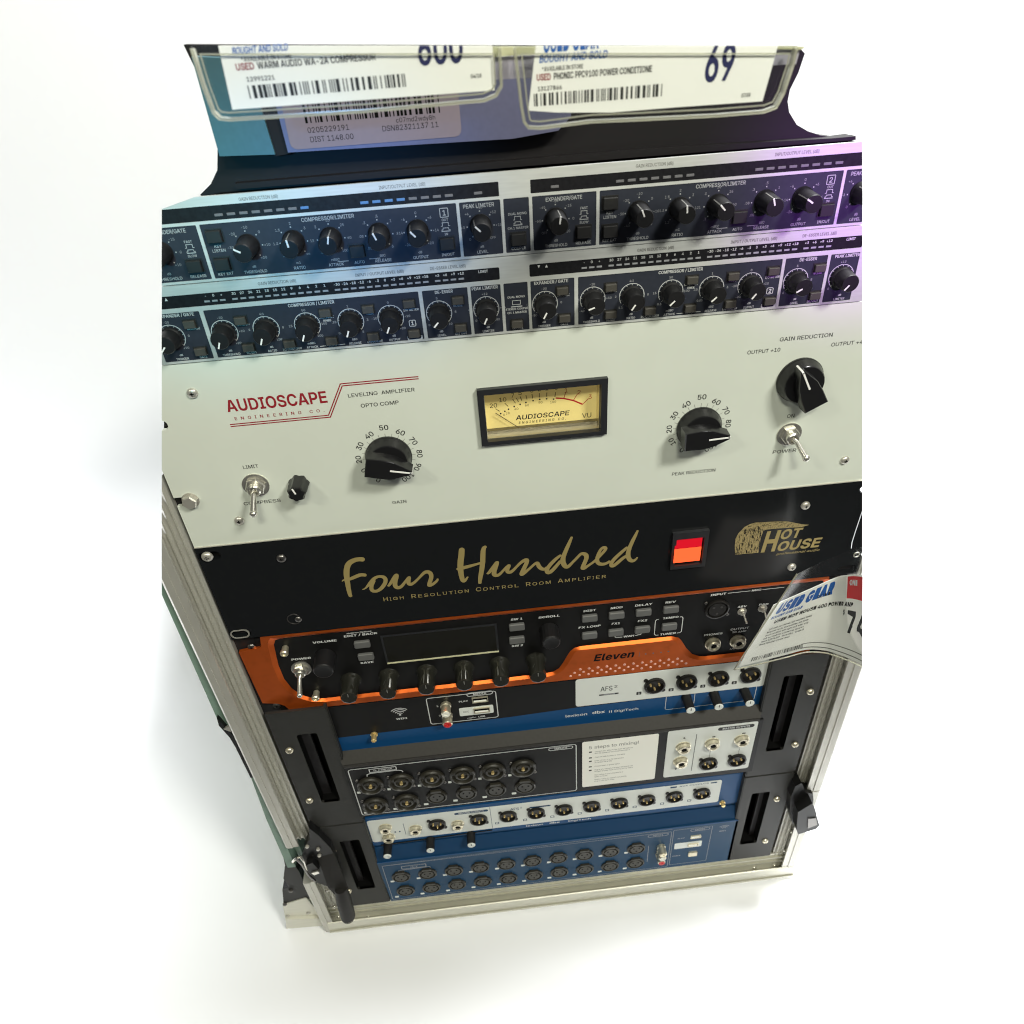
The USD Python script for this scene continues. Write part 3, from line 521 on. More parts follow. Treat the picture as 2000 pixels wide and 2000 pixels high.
for x, z in ((-25.6, 81.3), (-22.9, 82.7), (-20.5, 83.9), (-16.9, 85.4), (-13.1, 86.5), (-9.4, 87.4), (-4.9, 88.2), (-.7, 88.7), (3.6, 88.6), (8.0, 87.9)): k.poly(Point(x, z).buffer(.55, quad_segs=3))
for t, x, z in (('0', -23.6, 79.4), ('20', -21.2, 80.4), ('40', -15.6, 82.8), ('60', -8.8, 84.7), ('80', -.3, 85.8), ('100', 7.6, 85.2)): n_.text(t, x, z, 1.5, 400)
r.line([(9.3, 88.5), (14.4, 87.7), (20.5, 85.6), (26.3, 82.3)], 1.0); r.line([(14.4, 87.8), (15.7, 92)], .4); r.line([(20.5, 85.8), (23, 90)], .4); r.line([(26.3, 82.3), (29.9, 85.9)], .4)
k.text('AUDIOSCAPE', .6, 75.6, 3.3, 600, w=34.2, shear=.14).text('VU', 29, 72.6, 3.3, 400)
n_.text('ENGINEERING CO.', .4, 72.6, 1.7, 600, w=30.4, gap=.5, shear=.14)
k.put(vu, 'print_black'); r.put(vu, 'meter_red'); n_.put(vu, 'needle_ink')
a, b = P3(-28.8, 82.0, 6), P3(2, 55.5, 6)
part(vu, 'needle', tube([a, b], [.26, .3], 6), 'needle_ink')
part(vu, 'glass', world(ext(sbox(-35.2, 63.5, 37.3, 96.3), -.6, -.2)), 'glass')
# ------------------------------------------------------------------ black power amplifier, two units high
pa = thing('power_amplifier', 'glossy black power amplifier with gold handwritten lettering and a lit red switch', 'amplifier', (0, 0, -88.4), ends=ENDS)
YP = -1.0
fp = sbox(-241.3, -88.2, 241.3, .9)
for z in (-6.6, -82.4):
    for s in (-1, 1): fp = fp.difference(LineString([(s * 229, z), (s * 237, z)]).buffer(3.5))
part(pa, 'faceplate', world(ext(fp, -3, 1)), 'black_gloss')
part(pa, 'top_edge', box3(-241.3, 241.3, -1.15, 2.6, .9, 1.35), 'steel')
part(pa, 'chassis', box3(-218, 218, 3.2, 250, -87, -1.5), 'void_black')
bolt(pa, -235, -7.4, YP, 4.0, 2.6)
bolt(pa, -186.4, -15.6, YP, 3.4, 2.0, 'dark_steel'); bolt(pa, 188, -16.4, YP, 3.4, 2.2); bolt(pa, 188.2, -74.8, YP, 3.4, 2.2)
rg = part(pa, 'jack_ring', world(ext(Point(0, 0).buffer(5.2).difference(Point(0, 0).buffer(4.5)), -.2, .35), -191.2, -73.6, YP), 'dark_steel')
part(rg, 'screw', world(screw_head(2.6, 1.4), -188.2, -74.2, YP), 'dark_steel', smooth=40)
part(pa, 'slot_rim', world(ext(LineString([(-236.6, -83), (-231, -83)]).buffer(4.3).difference(LineString([(-236.6, -83), (-231, -83)]).buffer(3.3)), -.5, .25), 0, 0, YP), 'steel')
STROKES = [[(-131.6,-24.1,4.1),(-136.1,-23.9,3.8),(-141.1,-26.4,4.1),(-143.9,-31.6,4.2),(-145.3,-38.6,4.1),(-145.9,-45.1,3.6),(-146.3,-51.8,3.3),(-146.2,-57.3,2.6)],
 [(-149.2,-42.4,0.7),(-146.7,-41.3,1.8),(-143.0,-41.0,2.7),(-137.7,-38.9,3.1),(-132.5,-38.8,3.0)],
 [(-136.3,-52.3,0.9),(-132.3,-49.6,1.9),(-127.7,-44.4,2.9),(-123.5,-41.7,2.4),(-119.4,-42.7,3.0),(-118.6,-46.5,3.0),(-121.4,-51.5,3.1),(-125.8,-55.1,2.7),(-129.4,-54.6,3.0),(-129.7,-50.8,3.0),(-127.2,-45.3,3.0)],
 [(-117.4,-51.2,1.5),(-113.9,-47.1,2.7),(-110.1,-42.3,3.4),(-111.9,-48.2,3.3),(-112.1,-53.2,3.4),(-108.7,-53.7,2.7),(-104.2,-48.5,2.1),(-101.3,-45.6,2.5),(-102.5,-49.6,3.1),(-101.1,-52.3,2.7),(-96.9,-49.5,2.1),(-92.6,-45.1,2.1),(-88.8,-42.0,3.0),(-85.6,-43.6,3.3),(-86.0,-49.4,3.1),(-88.0,-55.0,2.8),(-84.4,-53.8,2.4),(-81.1,-50.1,1.5)],
 [(-60.8,-24.9,4.2),(-62.4,-33.9,4.5),(-63.5,-41.8,4.3),(-63.4,-50.0,3.7),(-62.5,-54.3,3.1),(-59.1,-51.1,1.0)],
 [(-65.4,-42.3,2.1),(-60.0,-41.4,3.1),(-54.3,-40.2,2.5),(-48.7,-38.9,2.1)],
 [(-44.1,-24.4,2.4),(-46.0,-29.7,3.7),(-47.2,-39.9,3.8),(-49.3,-50.3,3.4),(-50.6,-57.7,2.5)],
 [(-44.3,-49.5,1.3),(-40.0,-44.6,2.9),(-36.5,-40.0,2.8),(-38.6,-46.5,3.2),(-39.3,-51.5,3.5),(-36.1,-51.9,2.5),(-31.9,-47.4,2.1),(-28.1,-44.1,2.6),(-29.7,-48.5,2.9),(-27.5,-50.5,2.9),(-23.4,-46.9,2.1),(-18.7,-42.0,2.6),(-14.8,-40.5,3.1),(-16.3,-46.1,3.2),(-19.3,-53.4,3.3),(-16.6,-52.1,2.6),(-12.5,-48.3,2.1),(-7.8,-44.3,2.5),(-6.3,-47.5,3.3),(-3.5,-50.9,2.9),(-0.9,-49.9,2.0)],
 [(9.7,-39.6,1.9),(4.4,-44.7,2.9),(-0.3,-51.7,3.2),(0.9,-54.9,3.2),(4.9,-51.6,3.0),(9.6,-45.4,2.6)],
 [(18.2,-24.0,1.8),(14.9,-32.9,3.0),(12.2,-40.8,3.5),(11.8,-46.6,3.9),(14.4,-51.2,3.3),(18.6,-47.5,2.3),(22.5,-43.0,2.3),(25.5,-40.0,2.5),(28.7,-41.7,3.6),(28.4,-47.1,3.2),(26.4,-54.1,3.3),(31.0,-51.7,2.2),(35.5,-48.1,2.3),(40.0,-42.8,2.3),(43.2,-37.4,2.6),(40.6,-36.7,2.3),(37.8,-42.5,2.6),(37.2,-49.2,3.2),(40.8,-52.2,2.9),(46.0,-50.4,2.3)],
 [(58.7,-38.7,2.0),(53.1,-44.6,2.9),(48.0,-51.5,3.0),(48.8,-55.0,3.0),(53.3,-51.4,2.9),(58.4,-47.0,2.7)],
 [(66.1,-24.2,1.6),(63.0,-32.7,2.9),(60.4,-41.4,3.3),(60.4,-48.1,3.6),(63.1,-51.9,3.0),(67.0,-49.4,1.3)]]
k = Ink(YP); shapes = []
for s in STROKES:
    p = np.array(s, float); n = len(p); t = np.arange(n); q = np.linspace(0, n - 1, (n - 1) * 5 + 1)
    from scipy.interpolate import CubicSpline
    c = np.stack([CubicSpline(t, p[:, i])(q) for i in range(3)], 1); w = np.maximum(c[:, 2], .6) * .49
    shapes.append(union_all([Polygon(LineString([c[i, :2], c[i + 1, :2]]).buffer((w[i] + w[i + 1]) / 2, quad_segs=4).exterior) for i in range(len(c) - 1)]).simplify(.06))
k.poly(union_all(shapes).buffer(.02)); k.put(pa, 'gold_print', 'script_lettering')
k = Ink(YP); x = -123.6
for wd in ('HIGH', 'RESOLUTION', 'CONTROL', 'ROOM', 'AMPLIFIER'):
    for i, ch in enumerate(wd):
        h = 3.9 if i == 0 else 3.1; wc = {'I': 1.6, 'M': 5.2, 'O': 4.7, 'C': 4.5, 'G': 4.6}.get(ch, 4.2) * (1.15 if i == 0 else 1.0) * .875
        k.text(ch, x, -66.1, h, 500, w=wc, anchor='l'); x += wc + .85
    x += 4.0
k.put(pa, 'gold_print')
sw = part(pa, 'rocker_switch', world(ext(sbox(91.6, -61.8, 118.2, -27.6).difference(sbox(94.6, -58.9, 115.2, -33.4)), 0, 2.6), 0, 0, YP), 'bezel')
part(sw, 'upper_rocker', hull([P3(x, z, Y) for x, z, Y in ((94.8, -33.7, YP - 1), (115, -33.7, YP - 1), (94.8, -44.9, YP - 3.2), (115, -44.9, YP - 3.2), (94.8, -33.7, YP), (115, -33.7, YP), (94.8, -44.9, YP), (115, -44.9, YP))]), 'rocker_dark')
part(sw, 'lower_rocker', hull([P3(x, z, Y) for x, z, Y in ((94.8, -45.1, YP - 3.2), (115, -45.1, YP - 3.2), (94.8, -58.6, YP - 6.4), (115, -58.6, YP - 6.4), (94.8, -45.1, YP), (115, -45.1, YP), (94.8, -58.6, YP), (115, -58.6, YP))]), 'rocker_lit')
k = Ink(YP)
k.poly(Polygon([(141.7, -56.5), (140.4, -48), (140, -41), (141.6, -36), (145.4, -30.6), (149, -28.6), (153, -27.6), (160, -28), (171.6, -28.8), (176, -29.4), (179.7, -30.4), (184, -32), (188, -33.4), (194.3, -35), (188.7, -36.4), (180, -35.8), (172.6, -35.4), (163, -35.2), (160.2, -36), (159.3, -43), (159.6, -57)]))
k.put(pa, 'gold_worn', 'thatch_emblem')
k = Ink(YP, .14); rr = random.Random(4)
for i in range(110):
    x = rr.uniform(141.2, 159); z = rr.uniform(-55.5, -31.5); L_ = rr.uniform(1.2, 3.6)
    if x < 146 and z > -31.5 - (146 - x) * 1.6: continue
    k.line([(x, z), (x + rr.uniform(-.2, .9), z - L_ if z - L_ > -56.2 else -56.2)], rr.uniform(.25, .6))
for i in range(22):
    x = rr.uniform(146, 182); z = rr.uniform(-34.6, -29.6) - max(0, x - 174) * .12; k.line([(x, z), (x + rr.uniform(1, 3), z + rr.uniform(.1, .9))], rr.uniform(.25, .5))
k.put(pa, 'black_gloss', 'thatch_strokes')
k = Ink(YP)
k.text('H', 160.4, -57.2, 20.2, 800, w=12.6, anchor='l', shear=.10).text('OT', 173.4, -46.2, 9.2, 800, w=16.0, anchor='l', shear=.18).text('OUSE', 172.8, -57.5, 9.2, 800, w=33.4, anchor='l', shear=.18)
k.text('professional audio', 190.4, -61.4, 2.2, 500, w=33.5, shear=.35)
k.put(pa, 'gold_print', 'maker_lettering')

# ------------------------------------------------------------------ orange and black guitar processor, two units high
gp = thing('guitar_processor', 'orange anodised guitar effects processor with black recessed control panel and six smoky knobs', 'effects unit', (0, 0, -177.4), ends=ENDS)
YW = 2.2
out = Polygon([(-240.6, -103.2), (-224.6, -101.0), (-222.6, -99.6), (-220.9, -89.6), (220.9, -89.6), (222.6, -99.6), (224.6, -101), (240.6, -103.2), (240.6, -164.6), (224.5, -168.2), (219, -177.2), (-219, -177.2), (-222, -170.4), (-226, -167.2), (-238.6, -164.2)])
def arc(cx, cz, r, a0, a1, n=8): return [(cx + r * math.cos(math.radians(a)), cz + r * math.sin(math.radians(a))) for a in np.linspace(a0, a1, n)]
win_in = Polygon([(-206, -93.0), (-210.6, -94.4), (-212.8, -99), (-213.6, -107), (-215, -122), (-214.5, -138), (-211.4, -150), (-206, -159), (-198, -164.6), (-188, -166.3), (-4.5, -165.6), (1.5, -164.6), (6.5, -161.2), (10.2, -154.5), (14, -146), (17, -140.4), (20.5, -138.2), (24, -137.6), (100.5, -137.6), (104.5, -139), (108, -143.6), (113, -153.6), (118.6, -161.6), (125, -165.4), (131, -166.2), (216, -166.2), (218, -164), (218, -95), (216, -93.0)]).simplify(.01)
win_out = win_in.buffer(4.6, join_style=1, quad_segs=6).intersection(sbox(-224, -176, 224, -91.9))
part(gp, 'faceplate', world(ext(out.difference(win_out), -3, .0)), 'orange')
# bevel from the face down to the recessed panel
def bevel(a, b, Ya, Yb, n=420):
    ca, cb = a.exterior, b.exterior; pa_ = [ca.interpolate(i / n, normalized=True) for i in range(n)]
    A = np.array([(p.x, p.y) for p in pa_]); B = np.array([(q.x, q.y) for q in (cb.interpolate(cb.project(p)) for p in pa_)])
    xa, za = dep(A[:, 0], A[:, 1], Ya); xb, zb = dep(B[:, 0], B[:, 1], Yb)
    v = np.vstack([np.stack([xa, np.full(n, Ya), za], 1), np.stack([xb, np.full(n, Yb), zb], 1)])
    f = []
    for i in range(n):
        j = (i + 1) % n; f += [(i, j, n + j), (i, n + j, n + i)]
    m = trimesh.Trimesh(v, np.array(f), process=False)
    if ((np.array([0, 2., -135.]) - m.triangles_center) * m.face_normals)[:, 2].sum() < 0: m.invert()
    return m
part(gp, 'bevel', bevel(win_out, win_in, 0., YW), 'orange', smooth=50)
X_, Z_ = dep([-226, 226], [-176, -90.6], YW)
part(gp, 'control_panel', box3(X_[0], X_[1], YW, YW + 2, Z_[0], Z_[1]), 'mixer_black')
part(gp, 'chassis', box3(-215, 215, YW + 3, 230, -176, -91), 'void_black')
def GP(name, x, z, m, material, smooth=35, parent=None):
    X, Z = dep(x, z, YW); return part(parent or gp, name, world(m, X, Z, YW), material, smooth=smooth)
for x, z in ((-205, -103.4), (-193.2, -158)): 
    s_ = GP('screw', x, z, cat(lathe([(2.6, 0), (2.6, 4.4), (3.2, 4.5), (3.2, 6.6), (2.6, 7.4), (1.6, 7.5), (1.5, 6.6)], 16)), 'jack_nickel')
bolt(gp, -229.5, -98.6, 2.6, 3.2, 1.6, 'dark_steel'); bolt(gp, -228, -168.6, 2.6, 3.2, 1.6, 'dark_steel')
toggle(gp, -198.6, -128.2, YW, .92, 12.5, -1.5)
def grip_knob(x, z, r, h, material, seg=36, fl=18): return GP('knob', x, z, lathe([(r, 0), (r, h - 1.4), (r - .5, h - .4), (r - 1.2, h), (r - 2.4, h - .2), (0, h - .9)], seg, fl, .05), material)
grip_knob(-177, -117, 7.9, 16.5, 'knob_matte', 32, 0); grip_knob(-.8, -114.6, 7.6, 15, 'knob_matte', 54, 18)
for x in (-163.2, -132.4, -101.9, -71.6, -42.4, -12.6):
    kn = GP('knob', x, -147.8, lathe([(9.0, 0), (8.9, 1.2), (8.2, 2.6), (7.6, 5), (7.3, 8), (7.0, 17.4), (6.4, 18.8), (5.0, 19.2), (0, 18.8)], 24, 8, .05), 'smoke')
    GP('pointer', x, -147.8, rbox(-.35, 1.6, .35, 5.4, 18.7, 19.2, .1, .05), 'print_grey', False, kn)
BTN = [(-146.7, -107.6), (-146.3, -121.8), (-25.9, -106.9), (-26.7, -121.4)] + [(x, z) for x in (31.6, 52.9, 74.4, 96.3) for z in (-105.8, -125.0)]
for x, z in BTN: GP('push_button', x, z, rbox(-6.2, -3.5, 6.2, 3.5, 0, 2.4, 1.2, .6), 'button_grey')
ds = GP('display', -86.6, -116.9, ext(sbox(-45.5, -15.4, 45.5, 15.4), 0, .5), 'bezel', False)
GP('screen', -86.6, -117.1, ext(sbox(-43.8, -14.2, 43.8, 14), .4, .6), 'display', False, ds)
GP('lower_edge', -86.4, -132.3, ext(sbox(-45, -.45, 45, .45), .3, 1.3), 'display_edge', False, ds)
def xlr_female(parent, x, z, Y, r=9.6, material='connector'):
    X, Z = dep(x, z, Y); s = r / 9.6
    p = part(parent, 'socket', world(lathe([(9.6 * s, 0), (9.6 * s, 1.6), (8.8 * s, 2.0), (8.2 * s, 2.0), (8.0 * s, .2), (7.0 * s, .2), (6.9 * s, 1.6), (0, 1.6)], 24), X, Z, Y), material, smooth=30)
    for a in (40, 140, 270): part(p, 'contact_hole', world(lathe([(1.1 * s, 1.5), (1.1 * s, 1.75)], 8), X + 4 * s * math.cos(math.radians(a)), Z + 4 * s * math.sin(math.radians(a)), Y), 'dark_steel')
    return p
xf = xlr_female(gp, 134, -111.4, YW, 9.8)
for dx, dz in ((-9.4, 7.4), (9.4, -7.4)): GP('screw', 134 + dx, -111.4 + dz, screw_head(1.4, .8), 'dark_steel')
def jack(parent, x, z, Y, s=1.0, material='jack_nickel'):
    X, Z = dep(x, z, Y)
    p = part(parent, 'jack', world(lathe([(6.6 * s, 0), (6.6 * s, 1), (5.9 * s, 1.4), (5.5 * s, 4.2), (4.9 * s, 4.8), (3.6 * s, 4.8), (2.4 * s, 3.8)], 24), X, Z, Y), material, smooth=30)
    if p: part(p, 'hole', world(lathe([(2.3 * s, 3.82), (2.3 * s, 3.95)], 16), X, Z, Y), 'void_black')
    return p
jack(gp, 134.8, -151.2, YW, 1.0); jack(gp, 156, -151.4, YW, 1.05)
toggle(gp, 155.2, -117.6, YW, .44, 11, 3.2, 'steel'); toggle(gp, 171.8, -116.6, YW, .44, 11, 2.8, 'steel')
k = Ink(YW, .06)
W_ = dict(wt=800, shear=.12, stretch=1.35)
def lab(t, x, z, h=2.2, w=None): k.text(t, x, z, h, 800, w=w, shear=.12)
for t, x, z, w in (('POWER', -196.4, -118.4, 15.4), ('VOLUME', -174.6, -102.4, 18.8), ('EDIT / BACK', -146.4, -99.2, 26), ('SAVE', -147, -130.6, 10.6), ('SW 1', -25.6, -100.4, 9.4), ('SW 2', -26.6, -130, 9.4), ('SCROLL', -.2, -101.4, 17), ('DIST', 31.7, -99.6, 10), ('MOD', 52.9, -99.6, 9.8), ('DELAY', 74.3, -99.6, 14), ('REV', 95.7, -99.8, 8.6), ('FX LOOP', 31.7, -117.4, 18), ('FX1', 52.8, -117.0, 7), ('FX2', 74.3, -117.0, 8), ('TEMPO', 97, -117.0, 13), ('TUNER', 96, -135.2, 13.4), ('WAH', 63.8, -133.0, 9), ('INPUT', 133.4, -97, 12.6), ('MIC', 163.8, -96.6, 8), ('48V', 154.6, -113.2, 7.4), ('PAD', 172, -113.4, 8), ('PHONES', 134.2, -141.6, 15.6), ('OUTPUT', 155.8, -138.4, 15.4), ('TO AMP', 155.8, -141.8, 12), ('1/2 GTR', 156, -161.4, 12)): lab(t, x, z, 2.1 if t not in ('MIC', 'TO AMP', '1/2 GTR') else 1.8, w)
lab('Hold for Options', -147, -96.0, 1.2, 19)
k.line([(87.6, -116.3), (86.2, -116.3), (84.9, -117.8), (84.9, -133), (86.2, -134.4), (88.4, -134.4)], .6); k.line([(104.6, -116.3), (106.2, -116.3), (107.2, -117.8), (107.2, -133), (105.8, -134.4), (103.6, -134.4)], .6)
k.line([(52.4, -129.6), (52.9, -131.6), (58.6, -132.2)], .6); k.line([(69, -132), (73.6, -131.4), (74.4, -129.4)], .6)
k.line([(141, -95.8), (159, -95.8)], .5); k.line([(168.6, -95.8), (186, -95.8)], .5)
k.put(gp, 'print_white')
k = Ink(0, .06); k.text('Eleven', 52, -157.6, 8.2, 800, w=34.4, shear=.22)
k.put(gp, 'void_black', 'logo')
k = Ink(0, .06)
for x in (79, 85.4, 91.8, 98.1): k.poly(Point(x, -155.4).buffer(.75, quad_segs=3))
k.line([(73.8, -152.6), (73.4, -158)], .35); k.put(gp, 'print_grey', 'logo_dots')
hole, lit = [], Ink(0, .35)
for row, (x0, x1, z, n) in enumerate(((24.2, 106.6, -165.6, 12), (19.3, 110.5, -169.1, 13), (16.0, 114.4, -172.6, 14))):
    for x in np.linspace(x0, x1, n): hole.append(world(lathe([(1.25, -.1), (1.25, .05), (.95, .32), (.5, .42)], 8), x, z, 0))
for m in hole: part(gp, 'grille_stud', m, 'copper', smooth=60)
# ------------------------------------------------------------------ the two stage mixers.  Each has an upper face with outputs, a lip with small knobs and a lower face with inputs
def rear_ears(t, z0, z1, slots, screws):
    for s in (-1, 1):
        lo, hi = (191.2, 240.8); a, b = min(s * lo, s * hi), max(s * lo, s * hi)
        sl = [(x0, x1, za, zb) for x0, x1, za, zb in slots if (x0 < 0) == (s < 0)]
        e = Polygon(rrect(a, z0, b, z1, 1.2))
        for x0, x1, za, zb in sl: e = e.difference(Polygon(rrect(x0, za, x1, zb, 2)))
        pts = lambda g: np.stack(dep(np.array(g.coords)[:, 0], np.array(g.coords)[:, 1], -5.), 1)
        p = Polygon(pts(e.exterior), [pts(i) for i in e.interiors])
        ea = part(t, 'rack_ear', world(ext(p, 2.5, 5)), 'ear')
        xi, zi = dep([s * 191.2, s * 191.2], [z0, z1], -5.)
        part(ea, 'inner_flange', box3(xi[0] - 1.2, xi[0] + 1.2, -4.6, 24, zi[0], zi[1]), 'ear')
        for x0, x1, za, zb in sl:
            X, Z = dep([x0, x1], [za, zb], -5.); part(ea, 'slot_wall', world(ext(sbox(X[0] - 1, Z[0] - 1, X[1] + 1, Z[1] + 1).difference(sbox(X[0], Z[0], X[1], Z[1])), -22, 4.6)), 'void_black')
            part(ea, 'slot_floor', box3(X[0] - 1, X[1] + 1, 22, 24, Z[0] - 1, Z[1] + 1), 'void_black')
        for x, z in screws:
            if (x < 0) == (s < 0): bolt(t, x, z, -5., 3.5, 2.6, 'jack_nickel')
def face(t, name, poly, Y, material, thick=2.0): return part(t, name, slab(poly, Y, Y + thick), material)
def MX(t, name, x, z, m, material, Y, smooth=35):
    X, Z = dep(x, z, Y); return part(t, name, world(m, X, Z, Y), material, smooth=smooth)
def xlr_male(t, x, z, Y, r=9.2):
    p = MX(t, 'output_socket', x, z, cat(lathe([(r, 0), (r, 2.2), (r * .9, 2.6), (r * .82, 2.6), (r * .8, .3), (0, .3)], 26), move(lathe([(1.9, 0), (1.9, 1.0), (1.2, 1.3)], 10), -r * .86, r * .8), move(lathe([(1.9, 0), (1.9, 1.0), (1.2, 1.3)], 10), r * .86, -r * .8)), 'connector', Y)
    for a in (25, 155, 270):
        dx, dz = 4.1 * math.cos(math.radians(a)), 3.6 * math.sin(math.radians(a))
        MX(t if p is None else p, 'pin', x + dx, z + dz, lathe([(.95, .2), (.95, 2.0), (.6, 2.7)], 8), 'brass', Y)
    return p
def combo(t, x, z, Y, dark=False):
    if not dark:
        p = MX(t, 'combo_socket', x, z, lathe([(12.0, 0), (12.0, 1.8), (11, 3.0), (9.8, 3.2), (9.2, 2.2), (8.8, .4), (6.6, .4), (6.3, 2.0), (4.6, 2.2), (4.2, .6), (0, .5)], 28), 'connector_olive', Y)
        for i in range(2): MX(p, 'screw', x + (-11, 11)[i], z + (9, -9)[i], screw_head(1.6, 1.0), 'dark_steel', Y)
        MX(p, 'centre_contact', x, z - 1.0, lathe([(1.5, .5), (1.5, 2.4), (.6, 3.0)], 8), 'brass', Y)
    else:
        p = MX(t, 'input_socket', x, z, cat(lathe([(9.8, 0), (9.8, 1.4), (8.8, 2.0), (8.2, 2.0), (7.9, .3), (6.9, .3), (6.6, 2.0), (0, 1.8)], 22), move(rbox(-5, -1.6, 5, 1.6, 0, 2.2, .8, .3), 0, 9)), 'connector_olive', Y)
        for a in (35, 145, 270): MX(p, 'contact_hole', x + 3.6 * math.cos(math.radians(a)), z + 3.4 * math.sin(math.radians(a)), lathe([(.9, 1.7), (.9, 2.1)], 8), 'void_black', Y)
    return p
def tag_num(t, x, z, Y, material='strip_white', w=2.1, h=1.5): return MX(t, 'channel_mark', x, z, rbox(-w, -h, w, h, 0, .12, .5, .04), material, Y)
def lip_knob(t, x, z, Y, L, ang=90):
    p = MX(t, 'level_knob', x, z, lathe([(4.6, 0), (4.4, 2), (4.1, L - .8), (4.0, L)], 16), 'knob_matte', Y)
    MX(p, 'cap', x, z, lathe([(3.95, L), (3.95, L + .5), (3.4, L + .9), (0, L + .9)], 16), 'strip_white', Y)
    MX(p, 'pointer', x, z, spin(rbox(.2, -.35, 3.5, .35, L + .7, L + 1.0, .1, .04), ang), 'print_black', Y, False)
def rca(t, x, z, Y, material):
    p = MX(t, 'phono_socket', x, z, lathe([(4.6, 0), (4.6, 2.4), (4.2, 2.8), (4.2, 9.6), (3.6, 10.2), (2.4, 10.2), (2.2, 8)], 18), 'jack_nickel', Y)
    MX(p, 'insulator', x, z, lathe([(3.4, 9.9), (3.4, 10.5), (1.6, 10.5), (1.4, 9.8)], 16), material, Y)
def usb(t, x, z, Y, w=6.8, h=3.0):
    p = MX(t, 'usb_port', x, z, ext(sbox(-w, -h, w, h).difference(sbox(-w + .7, -h + .7, w - .7, h - .7)), 0, 1.2), 'jack_nickel', Y, False)
    MX(p, 'tongue', x, z, ext(sbox(-w + 1.2, -h + 1.0, w - 1.4, -h + 2.1), 0, 1.0), 'card', Y, False); MX(p, 'cavity', x, z, ext(sbox(-w + .6, -h + .6, w - .6, h - .6), 0, .12), 'void_black', Y, False)
def pill(k, x0, z0, x1, z1, w, solid=True):
    r = (z1 - z0) / 2; k.frame(x0, z0, x1, z1, w, r * .95)
SL1 = [(-222.0, -204.4, -313.2, -209.6), (204.4, 222, -313.2, -204)]; SL2 = [(-219.8, -200.2, -481, -382.8), (201.4, 220.5, -483, -384)]
m1 = thing('stage_mixer', 'black rack stage mixer with black input panel and slotted black rack ears', 'audio mixer', (0, 0, -330), ends=ENDS)
rear_ears(m1, -352, -178.4, SL1, [(-232.2, -228.7), (-232.3, -306.4), (232.3, -228.7), (232.3, -306.4)])
face(m1, 'upper_panel', [(-191.4, -178.2), (190.4, -178.2), (190.6, -213.2), (20, -214.8), (-37, -217.4), (-190.9, -219.6)], 0, 'mixer_black')
face(m1, 'lip', [(-191, -214), (190.6, -210), (191, -238.6), (-192.4, -240)], .6, 'mixer_blue', 3)
# slope from the lip out to the lower face
def slope(t, name, za, Ya, zb, Yb, x0, x1, material):
    q = [P3(x0, za, Ya), P3(x1, za, Ya), P3(x1, zb, Yb), P3(x0, zb, Yb)]
    m = hull(q + [(x, y + 3, z - 2) for x, y, z in q]); return part(t, name, m, material)
slope(m1, 'slope', -238.0, .8, -259.0, -8, -192.4, 191.5, 'mixer_grey')
part(m1, 'slope_edge', hull([P3(x, z, Y) for x in (-191.5, 191.5) for z, Y in ((-258.8, -8), (-260.4, -9.2), (-263.6, -9.4), (-264.4, -8.6), (-262, -6))]), 'mixer_grey')
YB = -9.
face(m1, 'lower_panel', [(-192, -263.6), (195, -262), (195.5, -343.6), (-192, -343.6)], YB, 'mixer_black')
face(m1, 'output_strip', rrect(20.2, -213.6, 187.6, -178.2, 2.6), -.35, 'strip_white', .3)
for x in (88.8, 116.8, 144.8, 173): xlr_male(m1, x, -196.0, -.35)
for i, x in enumerate((75.6, 104, 132, 160)):
    t_ = tag_num(m1, x, -204.8, -.35, 'print_black', 2.2, 1.9)
k = Ink(-.35, .2)
for x, t in ((75.6, '1'), (104, '2'), (132, '3'), (160, '4')): k.text(t, x, -206, 2.3, 700)
k.put(m1, 'print_white', 'channel_numbers')
k = Ink(-.35, .08); k.text('AFS', 47.0, -196.8, 6.0, 500, w=10.8).text('2', 55, -193.8, 3.2, 500, w=3.6); k.rect(40.6, -202.4, 57.6, -200.6); k.put(m1, 'print_black', 'logo')
k = Ink(-.35, .1); k.rect(44.4, -202, 54.6, -200.9); k.put(m1, 'print_dim', 'logo_line')
k = Ink(.6, .08)
k.text('lexicon', 20.6, -226.6, 3.4, 600, w=20).text('dbx', 40.4, -226.2, 3.8, 800, w=11.6).text('DigiTech', 65.4, -227, 3.0, 600, w=22)
k.rect(49.8, -227, 50.6, -223.8); k.rect(51.6, -227, 52.4, -223.8)
k.frame(100.2, -231.8, 181.6, -210, .5, 2.4); k.line([(126, -212), (126.2, -227)], .5)
k.put(m1, 'print_white')
for x, z in ((142.9, -216.4), (118.2, -216.8), (170.2, -216.2)): lip_knob(m1, x, z, .6, 14.6)
k = Ink(0, .08)
k.frame(-107, -215.6, -47.6, -180.4, .75, 2.4); pill(k, -72.6, -184.4, -50.2, -179.6, .7)
k.text('MEDIA', -61.4, -183.2, 1.9, 700, w=11.4).text('PLAY', -76, -190.6, 2.0, 700, w=8).text('USB', -62.2, -213.2, 1.9, 700, w=6).text('L', -98.2, -193.2, 2.0, 700).text('R', -97.8, -206, 2.0, 700)
k.line([(-75, -212.6), (-67, -212.2)], .4); k.line([(-72, -213.4), (-69.6, -211.4)], .4); k.text('WIFI', -130.4, -204.2, 2.2, 800, w=9.6)
for r in (3, 5.2, 7.4, 9.4): k.line(arc(-131, -198.6, r, 44, 136, 9), .75)
k.poly(Point(-131, -198).buffer(1.0))
k.put(m1, 'print_white')
face(m1, 'rec_plate', rrect(-80.8, -209, -51.4, -198.4, 1.2), -.25, 'strip_white', .2)
k = Ink(-.25, .08); k.text('REC', -75, -204.8, 2.0, 500); k.put(m1, 'print_grey')
